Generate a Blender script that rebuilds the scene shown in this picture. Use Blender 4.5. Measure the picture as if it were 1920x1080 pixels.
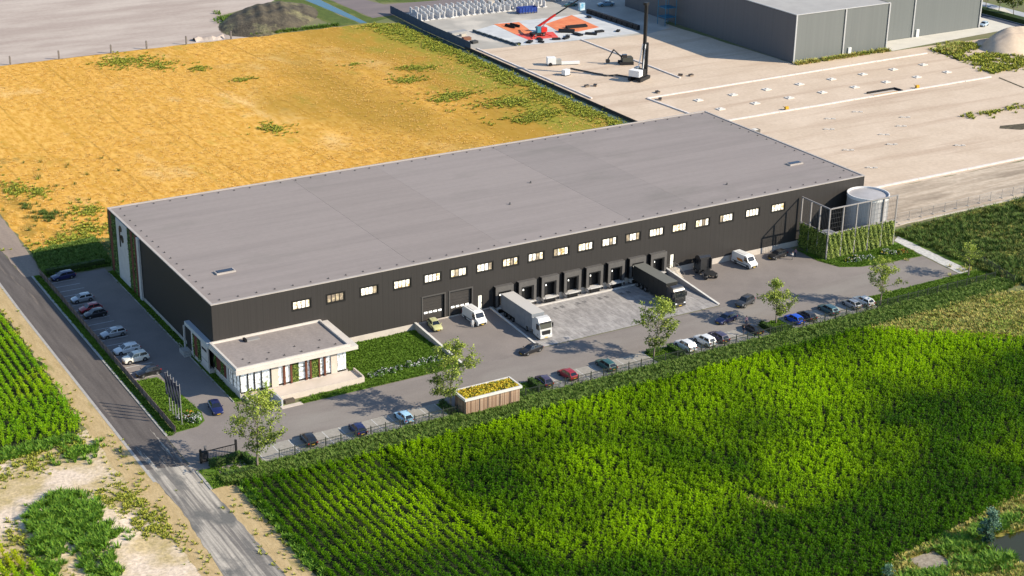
import bpy, math, random
import numpy as np
from mathutils import Vector, Matrix

for o in list(bpy.data.objects):
    bpy.data.objects.remove(o, do_unlink=True)
SC = bpy.context.scene
COL = SC.collection
R = math.radians

# ------------------------------------------------------------------ camera
cam_data = bpy.data.cameras.new('camera')
cam = bpy.data.objects.new('camera', cam_data)
COL.objects.link(cam)
cr = Vector((0.85903, -0.511731, 0.01409)); cu = Vector((0.182885, 0.332479, 0.925209)); cf = Vector((0.478142, 0.792205, -0.379197))
M4 = Matrix(((cr.x, cu.x, -cf.x, -82.0995), (cr.y, cu.y, -cf.y, -230.008), (cr.z, cu.z, -cf.z, 114.1333), (0, 0, 0, 1)))
cam.matrix_world = M4
cam_data.sensor_width = 36.0
cam_data.lens = 56.6
cam_data.clip_end = 4000
cam_data.clip_start = 1.0
SC.camera = cam

# ------------------------------------------------------------------ sky, sun, exposure
SUN_EL, SUN_DIR = 29.8, (0.72, -0.69)
world = bpy.data.worlds.new('World')
SC.world = world
world.use_nodes = True
wn, wl = world.node_tree.nodes, world.node_tree.links
wn.clear()
sky = wn.new('ShaderNodeTexSky'); sky.sky_type = 'NISHITA'; sky.sun_disc = False
sky.air_density = 1.0; sky.dust_density = 0.1; sky.ozone_density = 2.5
sky.sun_elevation = R(SUN_EL); sky.sun_rotation = math.atan2(SUN_DIR[0], SUN_DIR[1])
bg = wn.new('ShaderNodeBackground'); bg.inputs['Strength'].default_value = 0.12
wo = wn.new('ShaderNodeOutputWorld')
wl.new(sky.outputs[0], bg.inputs[0]); wl.new(bg.outputs[0], wo.inputs[0])
sd = bpy.data.lights.new('sun', 'SUN'); sd.energy = 4.7; sd.angle = R(0.5); sd.color = (1.0, 0.895, 0.725)
sun = bpy.data.objects.new('sun', sd); COL.objects.link(sun)
h = math.hypot(*SUN_DIR); ce = math.cos(R(SUN_EL))
toward = Vector((SUN_DIR[0] / h * ce, SUN_DIR[1] / h * ce, math.sin(R(SUN_EL))))
sun.rotation_euler = (-toward).to_track_quat('-Z', 'Y').to_euler()
sun.location = (60, -120, 150)
SC.view_settings.view_transform = 'Standard'
SC.view_settings.look = 'None'
SC.view_settings.gamma = 1.0
SC.view_settings.exposure = 0.72
SC.view_settings.use_curve_mapping = False
SC.cycles.max_bounces = 5
SC.cycles.diffuse_bounces = 2
SC.cycles.transparent_max_bounces = 8
SC.cycles.use_denoising = True

# ------------------------------------------------------------------ materials
MATS = {}
def mat(name, col, col2=None, scale=1.0, rough=0.8, bump=0.0, bscale=None, metal=0.0, stretch=(1, 1, 1), lo=0.35, hi=0.65,
        col3=None, scale3=0.05, lo3=0.5, hi3=0.62, spec=0.3, emit=0.0, coord='Object', transl=0.0, detail=5.0, stretch3=None, grain=0.0,
        bdist=0.1, coat=0.0, gamt=0.2, rot3=0.0, bands=None):
    if name in MATS: return MATS[name]
    m = bpy.data.materials.new(name); m.use_nodes = True
    n, l = m.node_tree.nodes, m.node_tree.links
    b = n['Principled BSDF']
    b.inputs['Roughness'].default_value = rough
    b.inputs['Metallic'].default_value = metal
    b.inputs['Specular IOR Level'].default_value = spec
    if coat: b.inputs['Coat Weight'].default_value = coat; b.inputs['Coat Roughness'].default_value = 0.08
    c4 = lambda c: (c[0], c[1], c[2], 1)
    if coord == 'World':
        src = n.new('ShaderNodeNewGeometry').outputs['Position']
    else:
        src = n.new('ShaderNodeTexCoord').outputs[coord]
    def noise(sc, st, det=detail, rot=0.0):
        mp = n.new('ShaderNodeMapping'); mp.inputs['Scale'].default_value = st; mp.inputs['Rotation'].default_value = (0, 0, rot)
        l.new(src, mp.inputs['Vector'])
        t = n.new('ShaderNodeTexNoise'); t.inputs['Scale'].default_value = sc; t.inputs['Detail'].default_value = det
        t.inputs['Roughness'].default_value = 0.6
        l.new(mp.outputs[0], t.inputs['Vector']); return t.outputs['Fac']
    def ramp(f, a, c):
        r = n.new('ShaderNodeMapRange'); r.inputs['From Min'].default_value = a; r.inputs['From Max'].default_value = c
        l.new(f, r.inputs['Value']); return r.outputs[0]
    def mix(f, a, c, mode='MIX'):
        x = n.new('ShaderNodeMix'); x.data_type = 'RGBA'; x.blend_type = mode
        if hasattr(f, 'node'): l.new(f, x.inputs[0])
        else: x.inputs[0].default_value = f
        for s, i in ((a, 6), (c, 7)):
            if hasattr(s, 'node'): l.new(s, x.inputs[i])
            else: x.inputs[i].default_value = c4(s)
        return x.outputs[2]
    out = None
    if col2 is not None:
        out = mix(ramp(noise(scale, stretch), lo, hi), col, col2)
    if col3 is not None:
        out = mix(ramp(noise(scale3, stretch3 or stretch, detail, rot3), lo3, hi3), out if out else col, col3)
    if grain:
        g = ramp(noise(grain, (1, 1, 1), 3.0), 0.3, 0.7)
        x = n.new('ShaderNodeMix'); x.data_type = 'RGBA'; x.blend_type = 'MULTIPLY'; x.inputs[0].default_value = gamt
        if out is None: x.inputs[6].default_value = c4(col)
        else: l.new(out, x.inputs[6])
        l.new(g, x.inputs[7]); out = x.outputs[2]
        # keep mean brightness
        y = n.new('ShaderNodeMix'); y.data_type = 'RGBA'; y.blend_type = 'MULTIPLY'; y.inputs[0].default_value = 1.0
        y.clamp_result = False
        l.new(out, y.inputs[6]); y.inputs[7].default_value = (1 + gamt * 0.5,) * 3 + (1,); out = y.outputs[2]
    if bands:
        ax, per, wid, amt = bands
        sp = n.new('ShaderNodeSeparateXYZ'); l.new(src, sp.inputs[0])
        dv = n.new('ShaderNodeMath'); dv.operation = 'DIVIDE'; l.new(sp.outputs[ax], dv.inputs[0]); dv.inputs[1].default_value = per
        fr_ = n.new('ShaderNodeMath'); fr_.operation = 'FRACT'; l.new(dv.outputs[0], fr_.inputs[0])
        lt = n.new('ShaderNodeMath'); lt.operation = 'LESS_THAN'; l.new(fr_.outputs[0], lt.inputs[0]); lt.inputs[1].default_value = wid / per
        am = n.new('ShaderNodeMath'); am.operation = 'MULTIPLY'; l.new(lt.outputs[0], am.inputs[0]); am.inputs[1].default_value = amt
        out = mix(am.outputs[0], out if out else col, tuple(v * 0.4 for v in col))
    if out is not None: l.new(out, b.inputs['Base Color'])
    else: b.inputs['Base Color'].default_value = c4(col)
    if bump:
        bp = n.new('ShaderNodeBump'); bp.inputs['Strength'].default_value = bump; bp.inputs['Distance'].default_value = bdist
        l.new(noise(bscale or scale * 3, stretch), bp.inputs['Height']); l.new(bp.outputs[0], b.inputs['Normal'])
    if emit:
        if out is not None: l.new(out, b.inputs['Emission Color'])
        else: b.inputs['Emission Color'].default_value = c4(col)
        b.inputs['Emission Strength'].default_value = emit
    if transl:
        t = n.new('ShaderNodeBsdfTranslucent')
        if out is not None: l.new(out, t.inputs[0])
        else: t.inputs[0].default_value = c4(col)
        ms = n.new('ShaderNodeMixShader'); ms.inputs[0].default_value = transl
        l.new(b.outputs[0], ms.inputs[1]); l.new(t.outputs[0], ms.inputs[2])
        l.new(ms.outputs[0], n['Material Output'].inputs[0])
    MATS[name] = m
    return m

# ------------------------------------------------------------------ mesh builder
class MB:
    def __init__(s): s.v = []; s.f = []; s.m = []
    def face(s, pts, m=0):
        i = len(s.v); s.v += [tuple(p) for p in pts]; s.f.append(tuple(range(i, i + len(pts)))); s.m.append(m); return s
    def box(s, x0, y0, z0, x1, y1, z1, m=0):
        i = len(s.v)
        s.v += [(x0, y0, z0), (x1, y0, z0), (x1, y1, z0), (x0, y1, z0), (x0, y0, z1), (x1, y0, z1), (x1, y1, z1), (x0, y1, z1)]
        for q in ((3, 2, 1, 0), (4, 5, 6, 7), (0, 1, 5, 4), (1, 2, 6, 5), (2, 3, 7, 6), (3, 0, 4, 7)):
            s.f.append(tuple(i + k for k in q)); s.m.append(m)
        return s
    def prism(s, pts, z0, z1, m=0, cap=True):
        n = len(pts); i = len(s.v)
        g = lambda z, p: z(p) if callable(z) else z
        s.v += [(p[0], p[1], g(z0, p)) for p in pts] + [(p[0], p[1], g(z1, p)) for p in pts]
        for k in range(n):
            j = (k + 1) % n; s.f.append((i + k, i + j, i + n + j, i + n + k)); s.m.append(m)
        if cap:
            s.f.append(tuple(i + n + k for k in range(n))); s.m.append(m)
            s.f.append(tuple(i + k for k in reversed(range(n)))); s.m.append(m)
        return s
    def ring(s, rings, m=0, close=True, cap=True):
        i = len(s.v); n = len(rings[0])
        for r in rings: s.v += [tuple(p) for p in r]
        for a in range(len(rings) - 1):
            for k in range(n if close else n - 1):
                j = (k + 1) % n
                s.f.append((i + a * n + k, i + a * n + j, i + (a + 1) * n + j, i + (a + 1) * n + k)); s.m.append(m)
        if cap:
            s.f.append(tuple(i + k for k in reversed(range(n)))); s.m.append(m)
            e = i + (len(rings) - 1) * n
            s.f.append(tuple(e + k for k in range(n))); s.m.append(m)
        return s
    def tube(s, p0, p1, r0, r1=None, n=6, m=0, cap=True):
        p0, p1 = Vector(p0), Vector(p1); r1 = r0 if r1 is None else r1
        d = (p1 - p0).normalized(); a = d.orthogonal().normalized(); b = d.cross(a)
        mk = lambda p, r: [p + (a * math.cos(2 * math.pi * k / n) + b * math.sin(2 * math.pi * k / n)) * r for k in range(n)]
        return s.ring([mk(p0, r0), mk(p1, r1)], m, True, cap)
    def lathe(s, cx, cy, prof, n=24, m=0):
        return s.ring([[(cx + r * math.cos(2 * math.pi * k / n), cy + r * math.sin(2 * math.pi * k / n), z) for k in range(n)] for r, z in prof], m)
    def mesh(s, name, mats, smooth=None):
        me = bpy.data.meshes.new(name); me.from_pydata(s.v, [], s.f)
        for x in (mats if isinstance(mats, (list, tuple)) else [mats]): me.materials.append(x)
        if any(s.m): me.polygons.foreach_set('material_index', s.m)
        if smooth is not None:
            me.polygons.foreach_set('use_smooth', [True] * len(me.polygons))
            me.set_sharp_from_angle(angle=R(smooth))
        me.update(); return me
    def build(s, name, mats, parent=None, loc=(0, 0, 0), rz=0.0, smooth=None):
        return obj(name, s.mesh(name, mats, smooth), parent, loc, rz)

def obj(name, me, parent=None, loc=(0, 0, 0), rz=0.0):
    o = bpy.data.objects.new(name, me); COL.objects.link(o)
    o.location = loc; o.rotation_euler = (0, 0, rz)
    if parent is not None: o.parent = parent
    return o
def tag(o, label=None, cat=None, group=None, kind=None):
    if label: o['label'] = label
    if cat: o['category'] = cat
    if group: o['group'] = group
    if kind: o['kind'] = kind
    return o
def thing(name, label, cat, loc=(0, 0, 0), rz=0.0, group=None):
    o = obj(name, None, None, loc, rz); o.empty_display_size = 0.3
    return tag(o, label, cat, group)
def copy_tree(o, parent=None):
    c = o.copy(); COL.objects.link(c); c.parent = parent
    for ch in list(o.children): copy_tree(ch, c)
    return c
def ragged(pts, amp=0.5, step=2.0, seed=0, skip=()):
    rng = random.Random(seed); out = []
    for i, p in enumerate(pts):
        q = pts[(i + 1) % len(pts)]
        d = math.hypot(q[0] - p[0], q[1] - p[1]); k = max(1, int(d / step))
        for j in range(k):
            t = j / k; a = 0 if (i in skip) else amp
            out.append((p[0] + (q[0] - p[0]) * t + rng.uniform(-a, a), p[1] + (q[1] - p[1]) * t + rng.uniform(-a, a)))
    return out
def sheet(name, pts, z, m, parent=None):
    o = MB().face([(p[0], p[1], z) for p in pts]).build(name, m, parent)
    if parent is None: o['kind'] = 'structure'
    return o
def rect(x0, y0, x1, y1): return [(x0, y0), (x1, y0), (x1, y1), (x0, y1)]
def inside(P, poly):
    x, y = P[:, 0], P[:, 1]; c = np.zeros(len(P), bool); n = len(poly)
    for i in range(n):
        x0, y0 = poly[i]; x1, y1 = poly[(i + 1) % n]
        if y0 == y1: continue
        k = ((y0 > y) != (y1 > y)) & (x < (x1 - x0) * (y - y0) / (y1 - y0) + x0); c ^= k
    return c

# ------------------------------------------------------------------ scatter (geometry nodes on vertices)
HID = {}
def source(key, meshes):
    c = bpy.data.collections.new('source_' + key)
    for i, me in enumerate(meshes):
        o = bpy.data.objects.new(me.name, me); c.objects.link(o)
    HID[key] = c
def scatter(name, pts, key, smin, smax, seed=0, label=None, cat=None, tilt=0.12, zs=None):
    me = bpy.data.meshes.new(name); me.from_pydata([tuple(p) for p in pts], [], [])
    o = obj(name, me)
    tag(o, label, cat, kind='stuff')
    ng = bpy.data.node_groups.new(name, 'GeometryNodeTree')
    ng.interface.new_socket('Geometry', in_out='INPUT', socket_type='NodeSocketGeometry')
    ng.interface.new_socket('Geometry', in_out='OUTPUT', socket_type='NodeSocketGeometry')
    N, L = ng.nodes, ng.links
    gi, go = N.new('NodeGroupInput'), N.new('NodeGroupOutput')
    ci = N.new('GeometryNodeCollectionInfo'); ci.inputs['Collection'].default_value = HID[key]
    ci.inputs['Separate Children'].default_value = True; ci.inputs['Reset Children'].default_value = True
    ip = N.new('GeometryNodeInstanceOnPoints'); ip.inputs['Pick Instance'].default_value = True
    rr = N.new('FunctionNodeRandomValue'); rr.data_type = 'FLOAT_VECTOR'
    rr.inputs[0].default_value = (-tilt, -tilt, 0); rr.inputs[1].default_value = (tilt, tilt, 6.283); rr.inputs['Seed'].default_value = seed
    rs = N.new('FunctionNodeRandomValue'); rs.data_type = 'FLOAT'
    rs.inputs[2].default_value = smin; rs.inputs[3].default_value = smax; rs.inputs['Seed'].default_value = seed + 1
    L.new(gi.outputs[0], ip.inputs['Points']); L.new(ci.outputs[0], ip.inputs['Instance'])
    L.new(rr.outputs[0], ip.inputs['Rotation']); L.new(rs.outputs[1], ip.inputs['Scale']); L.new(ip.outputs[0], go.inputs[0])
    md = o.modifiers.new('scatter', 'NODES'); md.node_group = ng
    return o
def rand_in(poly, n, seed, hole=None):
    rng = np.random.default_rng(seed); a = np.array(poly); lo, hi = a.min(0), a.max(0)
    P = rng.uniform(lo, hi, (n * 3, 2)); P = P[inside(P, poly)]
    if hole is not None:
        for hh in hole: P = P[~inside(P, hh)]
    return P[:n]
# ------------------------------------------------------------------ ground materials
G_base = mat('ground_earth', (0.20, 0.17, 0.10), (0.12, 0.15, 0.05), 0.08, 0.95, 0.3, 2.0)
def field_material():
    m = bpy.data.materials.new('stubble'); m.use_nodes = True; n, l = m.node_tree.nodes, m.node_tree.links
    b = n['Principled BSDF']; b.inputs['Roughness'].default_value = 0.95; b.inputs['Specular IOR Level'].default_value = 0.1
    tc = n.new('ShaderNodeTexCoord').outputs['Object']
    def nz(sc, st, det=6, rot=0.0):
        mp = n.new('ShaderNodeMapping'); mp.inputs['Scale'].default_value = st; mp.inputs['Rotation'].default_value = (0, 0, rot); l.new(tc, mp.inputs[0])
        t = n.new('ShaderNodeTexNoise'); t.inputs['Scale'].default_value = sc; t.inputs['Detail'].default_value = det; t.inputs['Roughness'].default_value = 0.62; l.new(mp.outputs[0], t.inputs[0]); return t.outputs['Fac']
    def rg(f, a0, a1, b0=0.0, b1=1.0):
        r = n.new('ShaderNodeMapRange'); r.inputs[1].default_value = a0; r.inputs[2].default_value = a1; r.inputs[3].default_value = b0; r.inputs[4].default_value = b1; l.new(f, r.inputs[0]); return r.outputs[0]
    def mx(f, a0, c, mode='MIX'):
        x = n.new('ShaderNodeMix'); x.data_type = 'RGBA'; x.blend_type = mode; l.new(f, x.inputs[0])
        for q, i in ((a0, 6), (c, 7)):
            if hasattr(q, 'node'): l.new(q, x.inputs[i])
            else: x.inputs[i].default_value = (*q, 1)
        return x.outputs[2]
    def mth(op, a0, c):
        x = n.new('ShaderNodeMath'); x.operation = op
        for q, i in ((a0, 0), (c, 1)):
            if hasattr(q, 'node'): l.new(q, x.inputs[i])
            else: x.inputs[i].default_value = q
        return x.outputs[0]
    sx = n.new('ShaderNodeSeparateXYZ'); l.new(tc, sx.inputs[0])
    c = mx(rg(nz(0.9, (1, 0.35, 1)), 0.36, 0.62), (0.53, 0.268, 0.036), (0.73, 0.43, 0.105))          # straw grain
    c = mx(rg(nz(0.45, (1.0, 0.05, 1)), 0.50, 0.66, 0, 0.65), c, (0.50, 0.27, 0.035))                  # drill lines
    c = mx(rg(nz(0.05, (1, 0.6, 1)), 0.57, 0.70, 0, 0.8), c, (0.78, 0.55, 0.24))                       # pale threshed patches
    right = mth('ADD', rg(sx.outputs[0], 50, 130, -0.10, 0.22), nz(0.025, (1, 0.45, 1)))
    c = mx(rg(right, 0.46, 0.66, 0, 0.8), c, (0.33, 0.20, 0.028))                                     # browner, thinner crop to the right
    edge = mth('ADD', rg(sx.outputs[0], 112, 141, 0.0, 0.42), nz(0.09, (1, 0.5, 1)))
    c = mx(rg(edge, 0.60, 0.84, 0, 0.8), c, (0.22, 0.24, 0.03))                                        # weeds thickening toward the ditch
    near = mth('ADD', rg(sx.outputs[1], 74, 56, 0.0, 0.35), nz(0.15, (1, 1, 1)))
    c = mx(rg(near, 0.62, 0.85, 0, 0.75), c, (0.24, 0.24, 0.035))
    left = mth('ADD', rg(sx.outputs[0], 12, -11, 0.0, 0.16), nz(0.2, (1, 0.6, 1)))
    c = mx(rg(left, 0.62, 0.74, 0, 0.7), c, (0.26, 0.17, 0.03))
    dv = mth('FRACT', mth('DIVIDE', mth('ADD', sx.outputs[0], mth('MULTIPLY', nz(0.03, (1, 1, 1), 2), 3.0)), 11.0), 0.0)
    tl = mth('MULTIPLY', mth('MULTIPLY', mth('LESS_THAN', dv, 0.05), rg(nz(0.08, (1, 0.4, 1)), 0.4, 0.6)), 0.5)
    c = mx(tl, c, (0.30, 0.17, 0.025))                                                               # tramlines
    l.new(c, b.inputs['Base Color'])
    bp = n.new('ShaderNodeBump'); bp.inputs['Strength'].default_value = 0.35; bp.inputs['Distance'].default_value = 0.12; l.new(nz(1.6, (1, 0.5, 1)), bp.inputs['Height']); l.new(bp.outputs[0], b.inputs['Normal'])
    MATS['stubble'] = m; return m
G_straw = field_material()
G_sandgrey = mat('grey_sand', (0.375, 0.305, 0.262), (0.47, 0.40, 0.345), 0.06, 0.95, 0.2, 1.0, stretch=(0.5, 1.6, 1), lo=0.4, hi=0.62,
                 col3=(0.31, 0.245, 0.208), scale3=0.012, lo3=0.5, hi3=0.7, grain=0.8, gamt=0.1)
G_sand = mat('site_sand', (0.53, 0.42, 0.315), (0.59, 0.475, 0.365), 0.09, 0.95, 0.2, 0.9, lo=0.4, hi=0.65,
             col3=(0.45, 0.34, 0.25), scale3=0.12, lo3=0.52, hi3=0.70, stretch3=(0.12, 1.5, 1), rot3=0.5, grain=1.1, gamt=0.14)
G_sandtrack = mat('tracked_sand', (0.42, 0.335, 0.25), (0.52, 0.43, 0.33), 0.35, 0.95, 0.6, 0.8, stretch=(0.35, 2.2, 1), lo=0.42, hi=0.6,
                  col3=(0.29, 0.23, 0.17), scale3=0.06, grain=0.9)
G_dirt = mat('bare_dirt', (0.54, 0.42, 0.25), (0.42, 0.33, 0.15), 0.45, 0.95, 0.8, 1.5, col3=(0.66, 0.54, 0.42), scale3=0.08, lo3=0.46, hi3=0.58, grain=2.0, gamt=0.4)
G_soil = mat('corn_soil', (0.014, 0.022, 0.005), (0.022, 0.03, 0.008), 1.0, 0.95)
G_grass = mat('lawn_grass', (0.10, 0.19, 0.014), (0.07, 0.14, 0.010), 0.9, 0.9, 0.6, 5.0, col3=(0.11, 0.16, 0.025), scale3=0.25, grain=3.0)
G_rough = mat('rough_grass', (0.095, 0.13, 0.022), (0.06, 0.09, 0.014), 0.5, 0.95, 0.6, 3.0, stretch=(1.4, 0.7, 1), col3=(0.19, 0.185, 0.05), scale3=0.12, lo3=0.55, hi3=0.75, grain=2.0)
G_meadow = mat('dry_meadow', (0.33, 0.24, 0.06), (0.16, 0.20, 0.03), 0.3, 0.95, 0.6, 2.0, col3=(0.50, 0.27, 0.06), scale3=0.12, lo3=0.55, hi3=0.7, grain=1.5)
G_asph = mat('yard_paving', (0.222, 0.193, 0.174), (0.196, 0.171, 0.155), 0.22, 0.9, 0.12, 9.0, lo=0.38, hi=0.66, col3=(0.245, 0.214, 0.194), scale3=0.05, grain=7.0)
G_drive = mat('drive_paving', (0.232, 0.204, 0.182), (0.210, 0.184, 0.165), 0.3, 0.9, 0.12, 9.0, col3=(0.25, 0.225, 0.2), scale3=0.06, grain=7.0, stretch=(0.5, 1.4, 1))
G_bay = mat('bay_paving', (0.34, 0.315, 0.275), (0.28, 0.26, 0.225), 1.2, 0.9, 0.2, 6.0, grain=4.0)
G_road = mat('road_asphalt', (0.125, 0.108, 0.098), (0.085, 0.073, 0.067), 0.45, 0.92, 0.15, 8.0, stretch=(2.2, 0.16, 1), lo=0.38, hi=0.66,
             col3=(0.24, 0.195, 0.155), scale3=0.22, lo3=0.60, hi3=0.75, grain=3.0)
G_dust = mat('dusty_road', (0.17, 0.155, 0.14), (0.46, 0.415, 0.35), 0.75, 0.95, 0.2, 6.0, stretch=(1.9, 0.06, 1), lo=0.42, hi=0.62,
             col3=(0.14, 0.135, 0.125), scale3=0.30, lo3=0.50, hi3=0.64, stretch3=(1, 0.5, 1), grain=2.5)
G_track = mat('sand_track', (0.30, 0.235, 0.185), (0.24, 0.19, 0.155), 0.3, 0.95, 0.2, 4.0, stretch=(1.5, 0.2, 1), grain=2.0)
G_verge = mat('sandy_verge', (0.50, 0.375, 0.20), (0.40, 0.29, 0.14), 0.8, 0.95, 0.5, 3.0, stretch=(1.5, 0.35, 1), col3=(0.24, 0.21, 0.07), scale3=0.3, lo3=0.60, hi3=0.72, grain=2.5)
G_conc = mat('pale_concrete', (0.52, 0.47, 0.40), (0.45, 0.40, 0.34), 0.8, 0.85, 0.1, 6.0, grain=3.0)
G_kerb = mat('kerb_concrete', (0.40, 0.38, 0.35), (0.33, 0.31, 0.285), 1.5, 0.9, 0.1, 6.0)
G_white = mat('road_paint', (0.62, 0.62, 0.60), (0.45, 0.45, 0.44), 3.0, 0.8)
G_farroad = mat('far_road', (0.20, 0.165, 0.16), (0.16, 0.135, 0.135), 0.2, 0.9, stretch=(0.3, 1, 1))
G_siteroad = mat('site_hardstand', (0.40, 0.375, 0.33), (0.33, 0.31, 0.275), 0.15, 0.9, 0.1, 3.0, col3=(0.50, 0.46, 0.40), scale3=0.06)
G_slabfloor = mat('site_floor_slab', (0.52, 0.53, 0.53), (0.44, 0.45, 0.455), 0.3, 0.85, col3=(0.60, 0.60, 0.58), scale3=0.1)
W_dark = mat('pond_water', (0.035, 0.035, 0.008), rough=0.12, spec=0.5)
W_blue = mat('canal_water', (0.025, 0.09, 0.12), rough=0.1, spec=0.6)
W_ditch = mat('ditch_water', (0.03, 0.045, 0.04), (0.10, 0.14, 0.10), 0.4, 0.2)

# ------------------------------------------------------------------ setting
sheet('ground', rect(-1500, -1500, 2000, 2000), 0.0, G_base)
sheet('far_meadow', ragged([(150, 241), (330, 170), (620, 420), (300, 620), (152, 262)], 0.3, 6, 1), 0.008, G_rough)
sheet('stubble_field', ragged([(-10.9, 56), (141, 56), (141, 212), (134, 216), (-10.9, 216)], 0.35, 2.5, 2), 0.012, G_straw)
sheet('grey_sand_lot', ragged([(-300, 216), (94.5, 216), (95.3, 246), (119, 258), (128, 268), (220, 620), (-300, 620)], 0.3, 4, 3), 0.012, G_sandgrey)
sheet('bank_grass', ragged([(123, 217), (131, 217), (129.5, 262), (180, 520), (170, 530), (121, 262)], 0.4, 3, 4), 0.016, G_rough)
sheet('canal_water', [(131.6, 217.5), (133.6, 217), (134.4, 254), (150, 320), (145, 322), (129.9, 256)], 0.02, W_blue)
sheet('bank_verge', ragged([(133.8, 216), (146, 221), (137.5, 224), (137, 258), (155, 330), (151, 332), (134.8, 256)], 0.3, 3, 5), 0.016, G_rough)
sheet('service_road', [(138, 222), (146.3, 223), (178, 224.5), (260, 215), (262, 224), (180, 234), (150, 238), (144, 262), (190, 420), (180, 424), (137.3, 258)], 0.022, G_farroad)
sheet('site_yard', ragged([(146.5, 224), (146.5, 171), (202, 164), (214, 168), (217, 175), (300, 215), (250, 224), (178, 224)], 0.2, 4, 6), 0.02, G_siteroad)
sheet('site_sand', ragged([(144.6, 175), (144.6, 18), (200, 18.5), (262, 19), (300, 60), (330, 110), (250, 113), (219, 114), (216, 172), (200, 166)], 0.3, 4, 7), 0.016, G_sand)
sheet('site_floor_slab', [(157, 192), (159.5, 169.5), (180, 167.2), (201.5, 166.2), (204, 196), (170, 197.5)], 0.06, G_slabfloor)
sheet('hall_apron', [(255.2, 113.0), (300.8, 116.5), (318, 118), (330, 140), (320, 142), (301, 126), (301.2, 123.2), (255.2, 123.0)], 0.03, mat('apron', (0.62, 0.58, 0.50), (0.55, 0.52, 0.45), 0.3, 0.9))
sheet('far_street', [(322, 100), (330, 100), (331, 170), (323, 170)], 0.024, mat('far_street', (0.42, 0.43, 0.45), (0.34, 0.36, 0.40), 0.1, 0.9))
sheet('far_service_lane', [(312.4, 96), (316.6, 96), (316.6, 145), (312.4, 145)], 0.034, mat('lane_shade', (0.06, 0.075, 0.11), (0.08, 0.09, 0.12), 0.2, 0.8))  # lane lying in shadow, the shade put into its dark blue colour
sheet('tracked_sand', ragged([(142.5, 18.5), (142.5, -1), (150, -1.2), (230, 1), (260, 18)], 0.3, 3, 8), 0.02, G_sandtrack)
sheet('wild_grass_ground', ragged([(145.5, -4.5), (152, -2.5), (190, -1), (240, 0), (260, -70), (160, -62), (148, -40), (146.5, -30)], 0.5, 3, 9), 0.018, G_rough)
sheet('ditch_water', ragged([(141.6, 214), (144.2, 214), (144.0, 88), (146, 76), (141.8, 76)], 0.25, 2.5, 10), 0.024, W_ditch)
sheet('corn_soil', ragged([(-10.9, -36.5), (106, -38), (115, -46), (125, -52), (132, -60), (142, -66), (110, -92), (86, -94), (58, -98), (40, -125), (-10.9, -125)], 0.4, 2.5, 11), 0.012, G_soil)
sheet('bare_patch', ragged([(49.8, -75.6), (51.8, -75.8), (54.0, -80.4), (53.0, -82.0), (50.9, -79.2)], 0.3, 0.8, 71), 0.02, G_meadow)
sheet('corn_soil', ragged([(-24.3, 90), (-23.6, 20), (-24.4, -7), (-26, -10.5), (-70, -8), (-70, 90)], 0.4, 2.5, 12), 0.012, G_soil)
sheet('dirt_ground', ragged([(-20.9, -8), (-20.9, -130), (-90, -130), (-90, -9), (-26, -10)], 0.2, 3, 13), 0.008, G_dirt)
sheet('sandy_verge', ragged([(-20.9, 110), (-19, -20), (-18, -130), (-22.8, -130), (-24.2, -30), (-24.4, -7), (-23.7, 20), (-24.4, 110)], 0.35, 1.5, 14), 0.016, G_verge)
sheet('sandy_verge', ragged([(-16, -36), (-16, -130), (-11.2, -130), (-10.9, -38), (-11.6, -35.5)], 0.3, 1.5, 15), 0.016, G_verge)
sheet('dry_meadow', ragged([(107, -38.5), (140, -37), (152, -44), (142, -66), (132, -60), (125, -52), (115, -46)], 0.6, 2.5, 16), 0.02, G_meadow)
sheet('rough_grass_strip', ragged([(-8, -32.6), (116, -32.6), (146.5, -32.6), (148, -36), (140, -38.5), (106, -38.6), (0, -38), (-11, -36.2)], 0.5, 2, 17), 0.022, G_rough)
sheet('pond_water', ragged([(66.5, -103.2), (69, -101.2), (72.5, -100.6), (78, -101.4), (95, -100), (100, -112), (74, -108), (69.5, -106.3)], 0.25, 1.0, 18), 0.03, W_dark)
sheet('pond_bank', ragged([(56, -98), (74, -96), (88, -93), (120, -84), (120, -130), (40, -130), (50, -104)], 0.5, 2, 19), 0.014, G_meadow)
sheet('north_grass', ragged([(-12.4, 54.9), (0, 54.9), (140, 54.9), (140.5, 56.5), (30, 57), (2, 71), (-11, 70)], 0.5, 2, 20), 0.02, G_rough)
sheet('road', [(-20.5, -30), (-14.7, -30), (-14.7, 57), (-16, 60), (-16, 140), (-19.6, 140), (-20.6, 40)], 0.028, G_road)
sheet('dusty_road', ragged([(-20.7, -26), (-14.6, -27.5), (-14.2, -60), (-13.9, -130), (-22.4, -130), (-21.2, -55), (-20.2, -40)], 0.13, 1.0, 21), 0.032, G_dust)
rng = random.Random(77)
for i in range(16):
    x = rng.uniform(-20.0, -15.2); y = rng.uniform(-27, -14); ln_ = rng.uniform(4, 13); w_ = rng.uniform(0.08, 0.26)
    sheet('road_dust_streak', ragged([(x, y - 10), (x + w_, y - 10 + ln_ * 0.2), (x + w_ * 0.9, y - 10 + ln_ * 0.55), (x + w_ * 0.2, y - 10 + ln_), (x - w_ * 0.2, y - 10 + ln_ * 0.6), (x - w_ * 0.4, y - 10 + ln_ * 0.25)], 0.09, 0.6, i), 0.030 + i * 0.0001, G_dust)
sheet('sand_track', ragged([(-15.9, 57.2), (-12.6, 56.5), (-12.0, 64), (-11.1, 86), (-10.8, 140), (-16, 140)], 0.2, 2, 22), 0.032, G_track)
sheet('road_gutter', [(-20.95, -30), (-20.5, -30), (-20.62, 40), (-19.6, 140), (-20.1, 140), (-21.05, 40)], 0.034, G_kerb)
sheet('verge_grass', ragged([(-14.2, -17.6), (-13.1, -17.4), (-13.1, 57), (-14.3, 57)], 0.05, 3, 23), 0.034, G_grass)
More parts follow.
